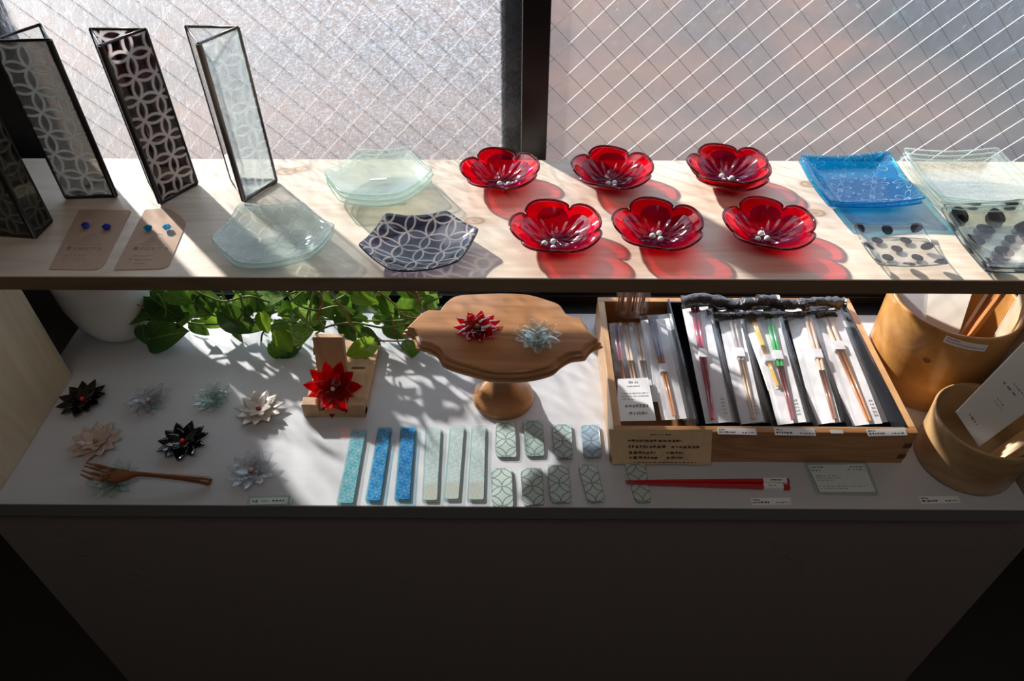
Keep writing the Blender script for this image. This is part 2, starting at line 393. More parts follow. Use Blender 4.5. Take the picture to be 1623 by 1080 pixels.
def painted(name, c, c2, br=.5, scale=(.1, 1, 1), bstr=.15):
    m, nt, out = new_mat(name); N = NT(nt); b = N.n('BsdfPrincipled'); v = N.coord('Object', scale)
    f = N.noise(v, 40, 5, .6); f2 = N.noise(N.coord(), 6, 3)
    col = N.mixc(f, c, c2); col = N.mixc(N.math('MULTIPLY', f2, .35), col, tuple(q * .85 for q in c))
    N.l(col, b.inputs['Base Color']); b.inputs['Roughness'].default_value = br; b.inputs['Specular IOR Level'].default_value = .4
    N.l(N.bump(f, bstr, .002), b.inputs['Normal']); N.l(b.outputs[0], out.inputs[0]); return m
M['counter'] = painted('pale_grey_painted_wood', (.54, .55, .58), (.63, .63, .655), .45)
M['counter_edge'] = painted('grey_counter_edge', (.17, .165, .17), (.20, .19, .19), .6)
def plaster():
    m, nt, out = new_mat('trowelled_plaster'); N = NT(nt); b = N.n('BsdfPrincipled'); v = N.coord()
    b.inputs['Base Color'].default_value = (.23, .19, .175, 1); b.inputs['Roughness'].default_value = .75
    a = N.noise(v, 7, 5, .55, 2.2); x = N.math('ABSOLUTE', N.math('SUBTRACT', a, .5))
    r = N.ramp(x, [(0, 1.0), (.012, .0), (1, 0.)]); msk = N.ramp(N.noise(v, 5, 2), [(.5, 0.), (.62, 1.)])
    h = N.math('ADD', N.math('MULTIPLY', N.math('MULTIPLY', r, msk), .6), N.math('MULTIPLY', N.noise(v, 22, 5), .6))
    N.l(N.bump(h, .5, .004), b.inputs['Normal']); N.l(b.outputs[0], out.inputs[0]); return m
M['plaster'] = plaster()
M['room_wall'] = plain('room_wall_paint', (.22, .19, .17), .8, bump=(30, .1))
M['room_floor'] = plain('dark_floor', (.03, .025, .022), .6, bump=(30, .1))
def pane_mat(name, streak, tl, rf, rr=.42, bd=.005, tp_c=(.93, .93, .94), tlc=(.80, .80, .83)):
    m, nt, out = new_mat(name); N = NT(nt)
    grain = N.noise(N.coord('Object', (1, 1, 1)), 260, 3, .7)
    st = N.noise(N.coord('Object', (1, 1, .22)), 150, 4, .65, 1.2)
    big = N.noise(N.coord('Object', (1, 1, .35)), 14, 3, .6, 1.5)
    o = N.sep(N.coord())
    mx = N.ramp(N.math('MULTIPLY', N.math('ADD', o[0], 1), .5), streak)
    h = N.math('ADD', N.math('MULTIPLY', N.mixc(mx, grain, st), 1.0), N.math('MULTIPLY', big, .7))
    bo = N.bump(h, 1.0, bd)
    t = N.n('BsdfTransparent'); t.inputs[0].default_value = (*tp_c, 1)
    tr = N.n('BsdfTranslucent'); tr.inputs[0].default_value = (*tlc, 1); N.l(bo, tr.inputs['Normal'])
    re = N.n('BsdfRefraction'); re.inputs['Roughness'].default_value = rr; re.inputs['IOR'].default_value = 1.4; N.l(bo, re.inputs['Normal'])
    g = N.n('BsdfGlossy'); g.inputs['Roughness'].default_value = .25; N.l(bo, g.inputs['Normal'])
    wt = N.ramp(N.mixc(mx, N.noise(N.coord('Object', (1, 1, .8)), 170, 3, .7), st), [(.36, rf * .25), (.50, rf), (.64, min(1, rf * 2.3))]); sh = N.mixs(wt, t.outputs[0], re.outputs[0]); sh = N.mixs(tl, sh, tr.outputs[0]); sh = N.mixs(.04, sh, g.outputs[0])
    N.l(sh, out.inputs[0]); return m
M['pane_left'] = pane_mat('rippled_frosted_glass', [(.0, 1.), (.22, 1.), (.34, 0.), (1, 0.)], .02, .33, rr=.46, bd=.012)
M['pane_right'] = pane_mat('scratched_wired_glass', [(0, .6), (1, 1.)], .01, .075, tp_c=(.90, .88, .88))
def ground_mat():
    m, nt, out = new_mat('paving_and_asphalt'); N = NT(nt); b = N.n('BsdfPrincipled'); v = N.coord('Object')
    big = N.noise(v, .9, 4, .6, .6); o = N.sep(v)
    c = N.mixc(N.ramp(big, [(.38, 0.), (.62, 1.)]), (.125, .058, .037), (.052, .036, .034))
    c = N.mixc(N.math('MULTIPLY', N.noise(v, 30, 3), .5), c, (.035, .024, .02))
    e = N.math('ADD', o[0], N.math('MULTIPLY', N.math('SUBTRACT', big, .5), 1.6))
    c = N.mixc(N.ramp(N.math('MULTIPLY', e, .25), [(.44, 0.), (.66, 1.)]), c, (.004, .008, .013))
    N.l(c, b.inputs['Base Color']); b.inputs['Roughness'].default_value = .8; N.l(b.outputs[0], out.inputs[0]); return m
M['ground'] = ground_mat()
M['wire_sunlit'] = plain('sunlit_look_wire', (.95, .93, .90), .3, trans=.6)  # sun catching the wires is put into this pale translucent colour
M['wire_dark'] = plain('dark_wire', (.10, .085, .085), .5)
M['paving'] = painted('mauve_brick_paving', (.085, .050, .038), (.125, .076, .058), .8, (1, 1, 1))
M['asphalt'] = painted('dark_asphalt', (.010, .016, .024), (.022, .030, .042), .5, (1, 1, 1))

# ---------------------------------------------------------------- structure
SH, SHT, YF, YB = .33, .024, .765, 1.08        # upper shelf
ZF = -.75
def struct(name, mb, m, parent=None, **k):
    o = mb.build(name, m, parent, **k)
    if not parent: o['kind'] = 'structure'
    return o
GY = 1.12
struct('floor', MB().box((-2.2, -1.6, ZF - .05), (2.2, 1.2, ZF)), M['room_floor'])
struct('ceiling', MB().box((-2.2, -1.6, 1.9), (2.2, 1.2, 1.95)), M['room_wall'])
struct('wall_left', MB().box((-2.25, -1.6, ZF), (-2.2, 1.2, 1.9)), M['room_wall'])
struct('wall_right', MB().box((2.2, -1.6, ZF), (2.25, 1.2, 1.9)), M['room_wall'])
struct('wall_front', MB().box((-2.25, -1.65, ZF), (2.25, -1.6, 1.9)), M['room_wall'])
wb = MB(); WX0, WX1 = -.805, .98
wb.box((-2.25, GY, ZF), (WX0 - .045, GY + .08, 1.9)); wb.box((WX1 + .045, GY, ZF), (2.25, GY + .08, 1.9))
wb.box((WX0 - .045, GY, ZF), (WX1 + .045, GY + .08, -.035)); wb.box((WX0 - .045, GY, 1.245), (WX1 + .045, GY + .08, 1.9))
struct('wall_back', wb, M['room_wall'])
struct('trim_1', MB().box((WX0 - .045, 1.076, -.032), (WX1 + .045, 1.20, -.006)).box((WX0 - .045, 1.115, -.006), (WX1 + .045, 1.13, .012)), M['frame_black'], bevel=.001)
# windows: black inner frame, two sashes, wired glass
def wires(x0, x1, z0, z1, y, sgn, sp, r, name, m, parent):
    mb = MB(); c = x0 - (z1 - z0) if sgn > 0 else x0
    end = x1 if sgn > 0 else x1 + (z1 - z0)
    while c < end:
        a = max(x0, c) if sgn > 0 else min(x1, c)
        if sgn > 0: pa = (max(c, x0), z0 + max(0, x0 - c)); t = min(x1 - pa[0], z1 - pa[1]); pb = (pa[0] + t, pa[1] + t)
        else: pa = (min(c, x1), z0 + max(0, c - x1)); t = min(pa[0] - x0, z1 - pa[1]); pb = (pa[0] - t, pa[1] + t)
        if t > .01: mb.bar((pa[0], y, pa[1]), (pb[0], y, pb[1]), r, r, (0, 1, 0), 4)
        c += sp
    o = mb.build(name, m, parent); o['kind'] = 'stuff'; return o
def window(name, x0, x1, y, frames, pane_m, mesh_args):
    f = MB()
    for a, b in frames: f.box(a, b)
    root = struct(name, f, M['frame_black'], bevel=.0015)
    mb = MB().box((x0, y, .04), (x1, y + .006, 1.2))
    g = mb.build('glass_pane', pane_m, root); g.data.materials.append(M['plain_pane'])
    for i, p in enumerate(g.data.polygons): p.material_index = 0 if p.normal.y < -.5 else 1
    for (sgn, r, m) in mesh_args: wires(x0, x1, .04, 1.2, y + .008, sgn, .049, r, 'wire_mesh', m, root)
    return root
XM0, XM1 = .008, .050
window('window_1', WX0, XM0, GY + .035,
       [((WX0 - .045, GY, -.006), (WX0, GY + .07, 1.245)), ((WX0, GY + .02, -.006), (XM0, GY + .06, .045)), ((WX0, GY, 1.2), (XM0, GY + .07, 1.245))],
       M['pane_left'], [(-1, .0004, M['wire_dark']), (1, .0003, M['wire_sunlit'])])
w2 = window('window_2', XM1, WX1, GY + .014,
       [((XM0, GY - .005, -.006), (XM1, GY + .058, 1.2)), ((XM1, GY, -.006), (WX1, GY + .04, .045)), ((XM0, GY, 1.2), (WX1, GY + .07, 1.245)), ((WX1, GY, -.006), (WX1 + .045, GY + .07, 1.245))],
       M['pane_right'], [(1, .00042, M['wire_sunlit']), (-1, .0003, M['wire_dark'])])
MB().box((-.026, GY + .043, .045), (.0075, GY + .050, 1.2)).build('sash_stile', M['frame_blue'], bpy.data.objects['window_1'])
# outdoors, seen blurred through the glass
struct('ground_outside', MB().box((-9, 1.22, ZF - .05), (6.5, 9, ZF)), M['ground'])
# struct('road_outside', MB().box((2.1, 1.25, ZF), (6.4, 8.5, ZF + .015)), M['asphalt'])

# counter
ct = empty('display_counter', (0, .85, 0), label='pale grey painted display counter with a plaster front under the window', cat='counter')
MB().box((-.835, -.22, -.03), (.777, .225, 0)).build('counter_top', M['counter'], ct, bevel=.0012)
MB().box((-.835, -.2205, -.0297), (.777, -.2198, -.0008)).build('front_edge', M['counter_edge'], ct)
MB().box((-.832, -.208, ZF + .002 ), (.828, -.18, -.0305)).build('front_panel', M['plaster'], ct)
for x in (-.83, .80): MB().box((x, -.179, ZF + .002), (x + .02, .22, -.031)).build('side_panel', M['plaster'], ct)

sh = empty('shelf', (0, .92, SH), label='long pale pine shelf board holding the glass plates and vases', cat='shelf')
MB().box((-1.05, YF - .92, -SHT), (1.05, YB - .92, 0)).build('shelf_board', M['pine'], sh, bevel=.0012)
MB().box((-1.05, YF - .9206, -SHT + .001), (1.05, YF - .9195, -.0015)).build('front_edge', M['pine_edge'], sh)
for name, x0, x1, yb, lab in (('left', -.812, -.788, .898, 'pale wooden upright panel carrying the left end of the shelf'), ('right', .802, .826, .905, 'wooden upright panel with a light back edge beside the right bowls')):
    o = empty('shelf_support', ((x0 + x1) / 2, .77, 0), label=lab, cat='panel')
    hw = (x1 - x0) / 2
    MB().box((-hw, -.13, .0008 if name == 'left' else -.03), (hw, yb - .772, SH - SHT - .0008)).build('panel_board', M['panel_wood'], o, bevel=.001)
    MB().box((-hw, yb - .7718, .001), (hw, yb - .770, SH - SHT - .001)).build('back_edge', M['panel_edge'], o)

# ---------------------------------------------------------------- vases
def vase(base, top, h, glass, metal, label, er=.0042, front=0, base_m=None, pat=(0, 1, 2), other=None):
    T = [P(u, v, SH + h) for u, v in top]
    if base is None: B = [Vector((t.x, t.y, SH)) for t in T]
    else: B = [P(u, v, SH) for u, v in base]
    c = sum(B, Vector()) / 3; c.z = SH
    root = empty('glass_vase', c, label=label, cat='vase', group='triangular glass vases')
    B = [b - c + Vector((0, 0, er * .9)) for b in B]; T = [t - c - Vector((0, 0, er)) for t in T]
    for i in range(3):
        j = (i + 1) % 3; mb = MB()
        ax = (B[j] - B[i]); w_ = ax.length; ax.normalize(); nrm = ax.cross(Vector((0, 0, 1))).normalized() * .0012
        V = [B[i] - nrm, B[j] - nrm, T[j] - nrm, T[i] - nrm, B[i] + nrm, B[j] + nrm, T[j] + nrm, T[i] + nrm]
        wt = (T[j] - T[i]).length
        U = [(-w_/2, 0), (w_/2, 0), (wt/2, h), (-wt/2, h)] * 2
        U = [(a + i * .1, b) for a, b in U]
        mb.add(V, [(0,1,2,3),(7,6,5,4),(0,4,5,1),(1,5,6,2),(2,6,7,3),(3,7,4,0)], U)
        mb.build('glass_panel', glass if i in pat else other, root)
        r = er if i == front else er * .55
        MB().bar(B[i], T[i], r, r, (0, 1, 0), 8).build('vertical_edge', metal, root, smooth=True)
        MB().bar(T[i], T[j], er * .45, er * .45, (0, 0, 1), 8).build('top_edge', metal, root, smooth=True)
        MB().bar(B[i], B[j], er * .5, er * .8, (0, 0, 1), 8).build('bottom_edge', metal, root, smooth=True)
    MB().add([b + Vector((0, 0, z)) for z in (-.001, .001) for b in B], [(2,1,0),(3,4,5),(0,1,4,3),(1,2,5,4),(2,0,3,5)]).build('base_glass', base_m or M['plain_pane'], root)
    return root
VH = .243
def below(tops): return None
vase(None, [(313, 64), (376, 38), (293, 37)], VH, M['vase_clear'], M['metal_light'], 'clear triangular glass vase with faint circle pattern, nearest the hexagonal plates', pat=(0,), other=M['plain_pane'])
vase(None, [(157, 67), (229, 41), (141, 41)], VH, M['vase_dark'], M['metal'], 'dark plum triangular glass vase with bright white circle pattern')
vase(None, [(75, 58), (61, 34), (-18, 60)], VH, M['vase_grey'], M['metal'], 'taupe grey triangular glass vase with pale circle pattern, behind the deep blue earring card', pat=(2,), other=M['plain_pane'])
def px_at(pt):
    q = CR.transposed() @ (Vector(pt) - Vector((0, 0, CH))); return (811.5 + FPX * q.x / -q.z, 540 - FPX * q.y / -q.z)
b0 = [P(u, v, SH) for u, v in ((57, 379), (83, 353), (-70, 370))]
vase(None, [px_at((q.x, q.y, SH + VH)) for q in b0], VH, M['vase_smoke'], M['metal'], 'smoky triangular glass vase cut off by the left edge of the photo')

# ---------------------------------------------------------------- print
def marks(name, quad, rows, m, parent, off, seed=0, lift=.0004):
    """quad: TL, TR, BR, BL world points; rows: (x0, x1, y, height, dash) in 0..1 of the quad"""
    r = random.Random(seed); TL, TR, BR, BL = [Vector(q) for q in quad]; mb = MB()
    nrm = (TR - TL).cross(BL - TL).normalized()
    if nrm.z < 0: nrm = -nrm
    W = (TR - TL).length
    def at(x, y): return TL * (1 - x) * (1 - y) + TR * x * (1 - y) + BR * x * y + BL * (1 - x) * y + nrm * lift - off
    for (x0, x1, y, hh, dash) in rows:
        x = x0
        while x < x1:
            d = dash * r.uniform(.5, 1.3); e = min(x + d, x1); y0 = y - hh / 2 * r.uniform(.5, 1); y1 = y + hh / 2 * r.uniform(.5, 1)
            mb.add([at(x, y0), at(x, y1), at(e, y1), at(e, y0)], [(0, 1, 2, 3)])
            if hh * dash and r.random() < .6:
                pass
            x = e + dash * r.uniform(.25, .6)
    o = mb.build(name, m, parent); o['kind'] = 'stuff'; return o
def text(body, loc, size, m, parent, rot=(0, 0, 0), off=Vector((0, 0, 0)), align='CENTER'):
    c = bpy.data.curves.new('printed_text', 'FONT'); c.body = body; c.size = size; c.align_x = align; c.align_y = 'CENTER'; c.resolution_u = 2
    c.materials.append(m); o = bpy.data.objects.new('t', c); COL.objects.link(o); dg = bpy.context.evaluated_depsgraph_get(); dg.update()
    me = bpy.data.meshes.new_from_object(o.evaluated_get(dg)); bpy.data.objects.remove(o); me.name = 'printed_text'
    if not me.materials: me.materials.append(m)
    o = obj('printed_text', me, parent, Vector(loc) - off, rot); o['kind'] = 'stuff'; return o
def centroid(q): return sum((Vector(x) for x in q), Vector()) / len(q)
def card(name, px, z, th, m, label, cat, rad=.001, group=None, rows=(), ink='ink', seed=0):
    q = [P(u, v, z) for u, v in px]; c = centroid(q); c.z = z - th if z > th else 0
    loc = [x - c for x in q]
    root = slab_mb(rounded([(a.x, a.y) for a in loc], rad), 0, th, min(.0003, th / 3)).build(name, m, None, loc=c)
    tag(root, label, cat, group)
    if rows:
        top = [x.copy() for x in q]
        for x in top: x.z = c.z + th
        marks('printed_text', top, rows, M[ink], root, c, seed, .0003)
    return root

# ---------------------------------------------------------------- earring cards
def earring_card(px, rad, gem, name_gem, label, seed, extra):
    q4 = [P(u, v, SH) for u, v in px]; c = centroid(q4); c.z = SH
    root = slab_mb(rounded([(a.x - c.x, a.y - c.y) for a in q4], rad), 0.0002, .0012, .0003).build('earring_card', M['kraft'], None, loc=c)
    tag(root, label, 'earrings')
    return root, c
def gem(u, v, root, c, m, s, seed):
    import bmesh
    bm = bmesh.new(); bmesh.ops.create_icosphere(bm, subdivisions=1, radius=s); r = random.Random(seed)
    for vv in bm.verts: vv.co *= r.uniform(.78, 1.2); vv.co.z *= .8
    me = bpy.data.meshes.new('earring'); bm.to_mesh(me); bm.free(); me.materials.append(m)
    p = P(u, v, SH + .006) - c; obj('earring', me, root, p)
M['gem_blue'] = plain('deep_blue_glass', (.01, .03, .38), .06, coat=1)
M['gem_cyan'] = tglass('cyan_glass', (.10, .60, .85), 1.2, .03, haze=.55, hazec=(.02, .42, .65))
for k, (px, rad, lab, gm, gp, ex) in enumerate((
    ([(126, 333), (209, 334), (162, 429), (77, 428)], [.003, .006, .016, .003], 'brown kraft earring card with two deep blue glass studs', 'gem_blue', [(135, 357), (169, 359)], 0),
    ([(230, 333), (268, 331), (286, 342), (296, 355), (266, 427), (180, 429)], [.003, .01, .01, .006, .012, .003], 'brown kraft earring card with two bright turquoise glass studs', 'gem_cyan', [(235, 361), (265, 360)], 1))):
    root, c = earring_card(px, rad, None, None, lab, k, None)
    for i, (u, v) in enumerate(gp): gem(u, v, root, c, M[gm], .0065, 3 * k + i)
    dx = 0 if k == 0 else 106
    def cp(u, v): return P(u + dx, v, SH + .0014)
    # little mountain line drawing
    mb = MB()
    pts = [(110, 389), (122, 385), (133, 378), (140, 372), (146, 371), (151, 371), (152, 376), (156, 384), (163, 390)]
    w_ = [cp(*p) - c for p in pts]
    for a, b in zip(w_, w_[1:]): mb.bar(a, b, .00035, .0001)
    mb.build('mountain_drawing', M['ink_soft'], root)
    text('富士山ピアス', cp(133, 394.5), .0085, M['ink'], root, (0, 0, R(-1)), c)
    quad = [cp(100, 330), cp(200, 330), cp(160, 430), cp(70, 430)]
    marks('printed_text', quad, [(.50, .63, .49, .012, .03), (.48, .66, .525, .012, .03), (.45, .70, .56, .014, .03), (.40, .75, .60, .014, .03),
          (.36, .62, .775, .018, .05), (.33, .65, .83, .018, .04), (.28, .33, .775, .03, .05), (.25, .30, .83, .03, .05)] + ([(.36, .55, .885, .025, .04)] if ex else [(.36, .52, .09, .02, .05), (.33, .62, .125, .006, .3)]),
          M['ink_soft'], root, c, k + 5)

# ---------------------------------------------------------------- slumped plates
def dish_mesh(name, corners, h, th, prof, m, m2=None, per=8, rings=14, rad=.006, corner_pow=2.0):
    o = rounded(corners, rad, 3); out = []
    n0 = len(o)
    for i in range(n0):
        a = o[i]; b = o[(i + 1) % n0]; k = max(1, int((b - a).length / .008))
        for j in range(k): out.append(a.lerp(b, j / k))
    Rm = max(p.length for p in out); n = len(out); V = []; F = []; U = []
    def z(s, p): return h * prof(s) * (p.length / Rm) ** corner_pow
    for side in (0, 1):
        for r in range(1, rings + 1):
            s = r / rings
            for p in out:
                q = p * s; zz = z(s, p)
                e = .0018 * (s >= 1)
                V.append((q.x, q.y, zz + (th - e * .6 if side == 0 else e * .6))); U.append((q.x, q.y))
    for side in (0, 1):
        b0_ = side * rings * n
        for r in range(rings - 1):
            for k in range(n):
                a = b0_ + r * n + k; b = b0_ + r * n + (k + 1) % n
                F.append((a, a + n, b + n, b)[:: (1 if side == 0 else -1)])
        ci = len(V); V.append((0, 0, th if side == 0 else 0)); U.append((0, 0))
        for k in range(n):
            F.append(((ci, b0_ + k, b0_ + (k + 1) % n))[:: (1 if side == 0 else -1)])
    # rolled rim
    ra = (rings - 1) * n; rb = rings * n + (rings - 1) * n
    mid = len(V)
    for i, p in enumerate(out):
        q = p + p.normalized() * th * .35; V.append((q.x, q.y, z(1, p) + th / 2)); U.append((q.x, q.y))
    for k in range(n):
        k2 = (k + 1) % n
        F.append((ra + k, mid + k, mid + k2, ra + k2)); F.append((mid + k, rb + k, rb + k2, mid + k2))
    me = mesh(name, V, F, m, True, U)
    import bmesh
    bm = bmesh.new(); bm.from_mesh(me); bmesh.ops.recalc_face_normals(bm, faces=bm.faces); bm.to_mesh(me); bm.free()
    if m2:
        me.materials.append(m2)
        for p in me.polygons: p.material_index = 0 if p.normal.z > .15 else 1
    me.materials.append(RIM.get(m.name) or m2 or m)
    if not m2: me.materials.append(me.materials[-1])
    for p in me.polygons[len(me.polygons) - 2 * n:]: p.material_index = len(me.materials) - 1
    return me
RIM = {'frosted_circle_pattern_glass': tglass('pale_rim', (.70, .88, .84), 1.2, .05, haze=.35, hazec=(.78, .92, .88)),
       'frosted_plate_glass': tglass('green_rim', (.62, .88, .78), 1.2, .05, haze=.35, hazec=(.70, .92, .82)),
       'navy_circle_pattern_glass': tglass('navy_rim', (.03, .06, .09), 1.3, .05),
       'blue_flower_pattern_glass': tglass('blue_rim', (.10, .50, .80), 1.3, .05, haze=.3, hazec=(.03, .40, .72)),
       'clear_flower_pattern_glass': tglass('clear_rim', (.62, .88, .80), 1.2, .05, haze=.35, hazec=(.72, .92, .85)),
       'small_dotted_glass': tglass('small_dot_rim', (.25, .34, .35), 1.3, .05),
       'large_dotted_glass': tglass('large_dot_rim', (.14, .24, .27), 1.3, .05)}
UNDER = {'frosted_circle_pattern_glass': tglass('pale_under_glass', (.95, .98, .97), 1.0, .08, haze=.06, hazec=(.8, .87, .85)),
         'navy_circle_pattern_glass': tglass('navy_under_glass', (.55, .55, .66), 1.0, .05),
         'blue_flower_pattern_glass': tglass('blue_under_glass', (.32, .76, .93), 1.0, .05, haze=.08, hazec=(.02, .40, .65)),
         'clear_flower_pattern_glass': tglass('clear_under_glass', (.98, .995, .985), 1.0, .06, haze=.05, hazec=(.75, .90, .84)),
         'small_dotted_glass': tglass('clear_dot_under_glass', (.96, .97, .96), 1.0, .05, haze=.03),
         'large_dotted_glass': tglass('clear_big_under_glass', (.93, .97, .97), 1.0, .05, haze=.04)}
def plates(px, h, th, mats, pitch, prof, labels, rad, group, core=None, cp=2.0, name='glass_plate', twist=1.5, zb=None):
    zr = SH + (zb or 0) + h + th + pitch * (len(mats) - 1)
    q = [P(u, v, zr) for u, v in px]; c = centroid(q)
    corners = [Vector((a.x - c.x, a.y - c.y)) for a in q]
    if sum(corners[i].cross(corners[(i + 1) % len(corners)]) for i in range(len(corners))) < 0: corners = corners[::-1]
    out = []
    for i, m in enumerate(mats):
        me = dish_mesh('dish', corners, h, th, prof, m, UNDER.get(m.name), rad=rad, corner_pow=cp)
        rz = R(twist if len(corners) > 4 else .4) * (len(mats) - 1 - i) * (1 if i % 2 else -1)
        o = obj(name, me, None, (c.x + .0015 * (i % 2), c.y, SH + .0003 + pitch * i), (0, 0, rz)); tag(o, labels[i], 'plate', group)
        out.append(o)
    return out
soft = lambda s: max(0, (s - .30) / .70) ** 1.7
flat = lambda s: (0 if s < .62 else ((s - .62) / .38) ** 1.15)
plates([(512, 269), (570, 232), (647, 230), (685, 268), (633, 303), (541, 302)], .020, .005, [M['frost_plate']] * 3, .0085, soft,
       ['frosted pale green hexagonal glass plate, lowest in the stack of three', 'frosted pale green hexagonal glass plate, middle of the stack of three',
        'frosted pale green hexagonal glass plate, topmost in the stack of three'], .008, 'stacked frosted hexagonal plates')
top = bpy.data.objects['glass_plate.002']
slab_mb(rounded([(-.014, -.004), (.012, -.0005), (.013, .004), (-.013, .001)], .002), .0052, .0057, .0002).build('sticker', M['label'], top)
plates([(330, 372), (378, 320), (475, 312), (528, 352), (498, 392), (376, 412)], .028, .0045, [M['shippo_frost']] * 2, .008, soft,
       ['pale hexagonal glass plate with grey circle pattern, lower of its pair', 'pale hexagonal glass plate with grey circle pattern, upper of its pair'], .008, 'stacked pale circle pattern plates', twist=3)
dk = plates([(568, 386), (611, 335), (708, 329), (758, 360), (724, 409), (622, 426)], .024, .005, [M['shippo_dark']], 0, soft,
       ['single navy hexagonal glass plate with cream circle pattern'], .006, None)
me_ = dk[0].data
M['blue_plate_b'] = M['blue_plate']
plates([(1268, 243), (1408, 238), (1467, 312), (1318, 318)], .021, .005, [M['blue_plate']] * 2, .0075, flat,
       ['blue square glass plate with white flower pattern, lower of its pair', 'blue square glass plate with white flower pattern, upper of its pair'], .006, 'stacked blue square plates', cp=.8)
plates([(1433, 232), (1583, 231), (1678, 312), (1496, 310)], .026, .0045, [M['clear_plate']] * 3, .008, flat,
       ['clear square glass plate with faint flower pattern, lowest of three', 'clear square glass plate with faint flower pattern, middle of three', 'clear square glass plate with faint flower pattern, topmost of three'], .006, 'stacked clear square plates', cp=.8)
plates([(1352, 352), (1460, 352), (1504, 416), (1393, 418)], .012, .004, [M['dot_small']], 0, flat, ['small clear square glass dish with black dots in front of the blue plates'], .004, None, cp=1.2)
plates([(1496, 320), (1622, 314), (1702, 418), (1569, 422)], .018, .0045, [M['dot_big']] * 2, .007, flat,
       ['large clear square glass plate with black dots, lower of its pair', 'large clear square glass plate with black dots, upper of its pair'], .004, 'stacked dotted square plates', cp=.8)

# ---------------------------------------------------------------- red flower plates
def lobe(a):            # a measured from the middle of a petal
    k = (a + math.pi / 5) % (2 * math.pi / 5) - math.pi / 5
    return math.sqrt(max(0, 1 - (abs(k) / (math.pi / 5)) ** 2.4))
def red_plate_parts():
    R0, H, th, n, rings = .064, .0275, .0035, 110, 16
    V = []; F = []
    def pt(s, a):
        l = lobe(a); r = R0 * (.82 + .18 * l) * s
        z = H * max(0, (s - .30) / .70) ** 1.35 * (.70 + .30 * l) + .0015 * math.sin(5 * a) * s * s
        return Vector((r * math.cos(a), r * math.sin(a), z))
    for side in (0, 1):
        for r in range(1, rings + 1):
            for k in range(n):
                p = pt(r / rings, 2 * math.pi * k / n); V.append(p + Vector((0, 0, th if side == 0 else 0)))
    for side in (0, 1):
        b0_ = side * rings * n
        for r in range(rings - 1):
            for k in range(n):
                a = b0_ + r * n + k; b = b0_ + r * n + (k + 1) % n; F.append((a, a + n, b + n, b)[::(1 if side == 0 else -1)])
        ci = len(V); V.append(Vector((0, 0, th if side == 0 else 0)))
        for k in range(n): F.append((ci, b0_ + k, b0_ + (k + 1) % n)[::(1 if side == 0 else -1)])
    ra = (rings - 1) * n; rb = 2 * rings * n - n
    for k in range(n): F.append((ra + k, rb + k, rb + (k + 1) % n, ra + (k + 1) % n))
    body = mesh('flower_dish', V, F, M['red_glass'], True)
    mb = MB(); path = [pt(1.0, 2 * math.pi * k / n) + Vector((0, 0, th * .5)) for k in range(n)]
    m_ = 8; VV = []; FF = []
    for k in range(n):
        t = (path[(k + 1) % n] - path[k - 1]).normalized(); rd = Vector((path[k].x, path[k].y, 0)).normalized(); rd = (rd - t * rd.dot(t)).normalized(); up = t.cross(rd)
        for j in range(m_):
            q = 2 * math.pi * j / m_; VV.append(path[k] + rd * math.cos(q) * .0019 + up * math.sin(q) * .0021)
    for k in range(n):
        for j in range(m_): FF.append((k * m_ + j, ((k + 1) % n) * m_ + j, ((k + 1) % n) * m_ + (j + 1) % m_, k * m_ + (j + 1) % m_))
    rim = mesh('rim', VV, FF, M['red_rim'], True)
    V = []; F = []; rr = 12; n2 = 120
    for r in range(rr + 1):
        s = r / rr
        for k in range(n2):
            a = 2 * math.pi * k / n2; l = lobe(a * 1.0 + .12); ss = s * .84
            rad = .70 + .30 * l; p = Vector((R0 * .9 * ss * rad * math.cos(a), R0 * .9 * ss * rad * math.sin(a), 0)); s9 = .9 * ss * rad / .88
            ridge = .0016 * math.cos(15 * a) * math.sin(math.pi * min(1, s)) + .0012 * s
            V.append(Vector((p.x, p.y, H * max(0, (s9 - .30) / .70) ** 1.35 + th + .0012 + ridge)))
    for r in range(rr):
        for k in range(n2):
            a = r * n2 + k; b = r * n2 + (k + 1) % n2; F.append((a, a + n2, b + n2, b))
    inner = mesh('inner_flower', V, F, M['red_inner'], True)
    return body, rim, inner
rb_, rr_, ri_ = red_plate_parts()
import bmesh
def ball(name, r, m, sub=2, sz=1):
    bm = bmesh.new(); bmesh.ops.create_icosphere(bm, subdivisions=sub, radius=r); bmesh.ops.scale(bm, vec=(1, 1, sz), verts=bm.verts)
    me = bpy.data.meshes.new(name); bm.to_mesh(me); bm.free(); me.materials.append(m); me.polygons.foreach_set('use_smooth', [True] * len(me.polygons)); return me
bead_me = ball('bead', .0044, M['bead_white'])
def red_plate(u, v, rot, scale, beads, label, dz=0, tilt=(0, 0)):
    c = P(u, v, SH + .005 + dz)
    root = empty('flower_plate', (c.x, c.y, SH + .0004 + dz), (R(tilt[0]), R(tilt[1]), R(rot)), label, 'plate', 'red glass flower plates'); root.scale = (scale,) * 3
    obj('flower_dish', rb_, root); obj('rim', rr_, root); obj('inner_flower', ri_, root)
    for (bu, bv) in beads:
        p = P(bu, bv, SH + dz + .009 * scale) - root.location
        p = Matrix.Rotation(-R(rot), 3, 'Z') @ p / scale; p.z = .0085
        obj('bead', bead_me, root, p)
    return root
red_plate(793, 287, 98, .97, [(792, 291), (806, 292), (797, 299)], 'red glass flower plate at the back left, nearest the window mullion')
red_plate(969, 286, 92, 1.0, [(964, 291), (974, 290), (974, 296)], 'red glass flower plate in the middle of the back row')
red_plate(1153, 288, 86, .98, [], 'red glass flower plate at the back right, lower one of the stacked two')
red_plate(1151, 280, 99, .98, [(1144, 279), (1147, 287), (1160, 283)], 'red glass flower plate at the back right, upper one of the stacked two', .012, (-1, 2))
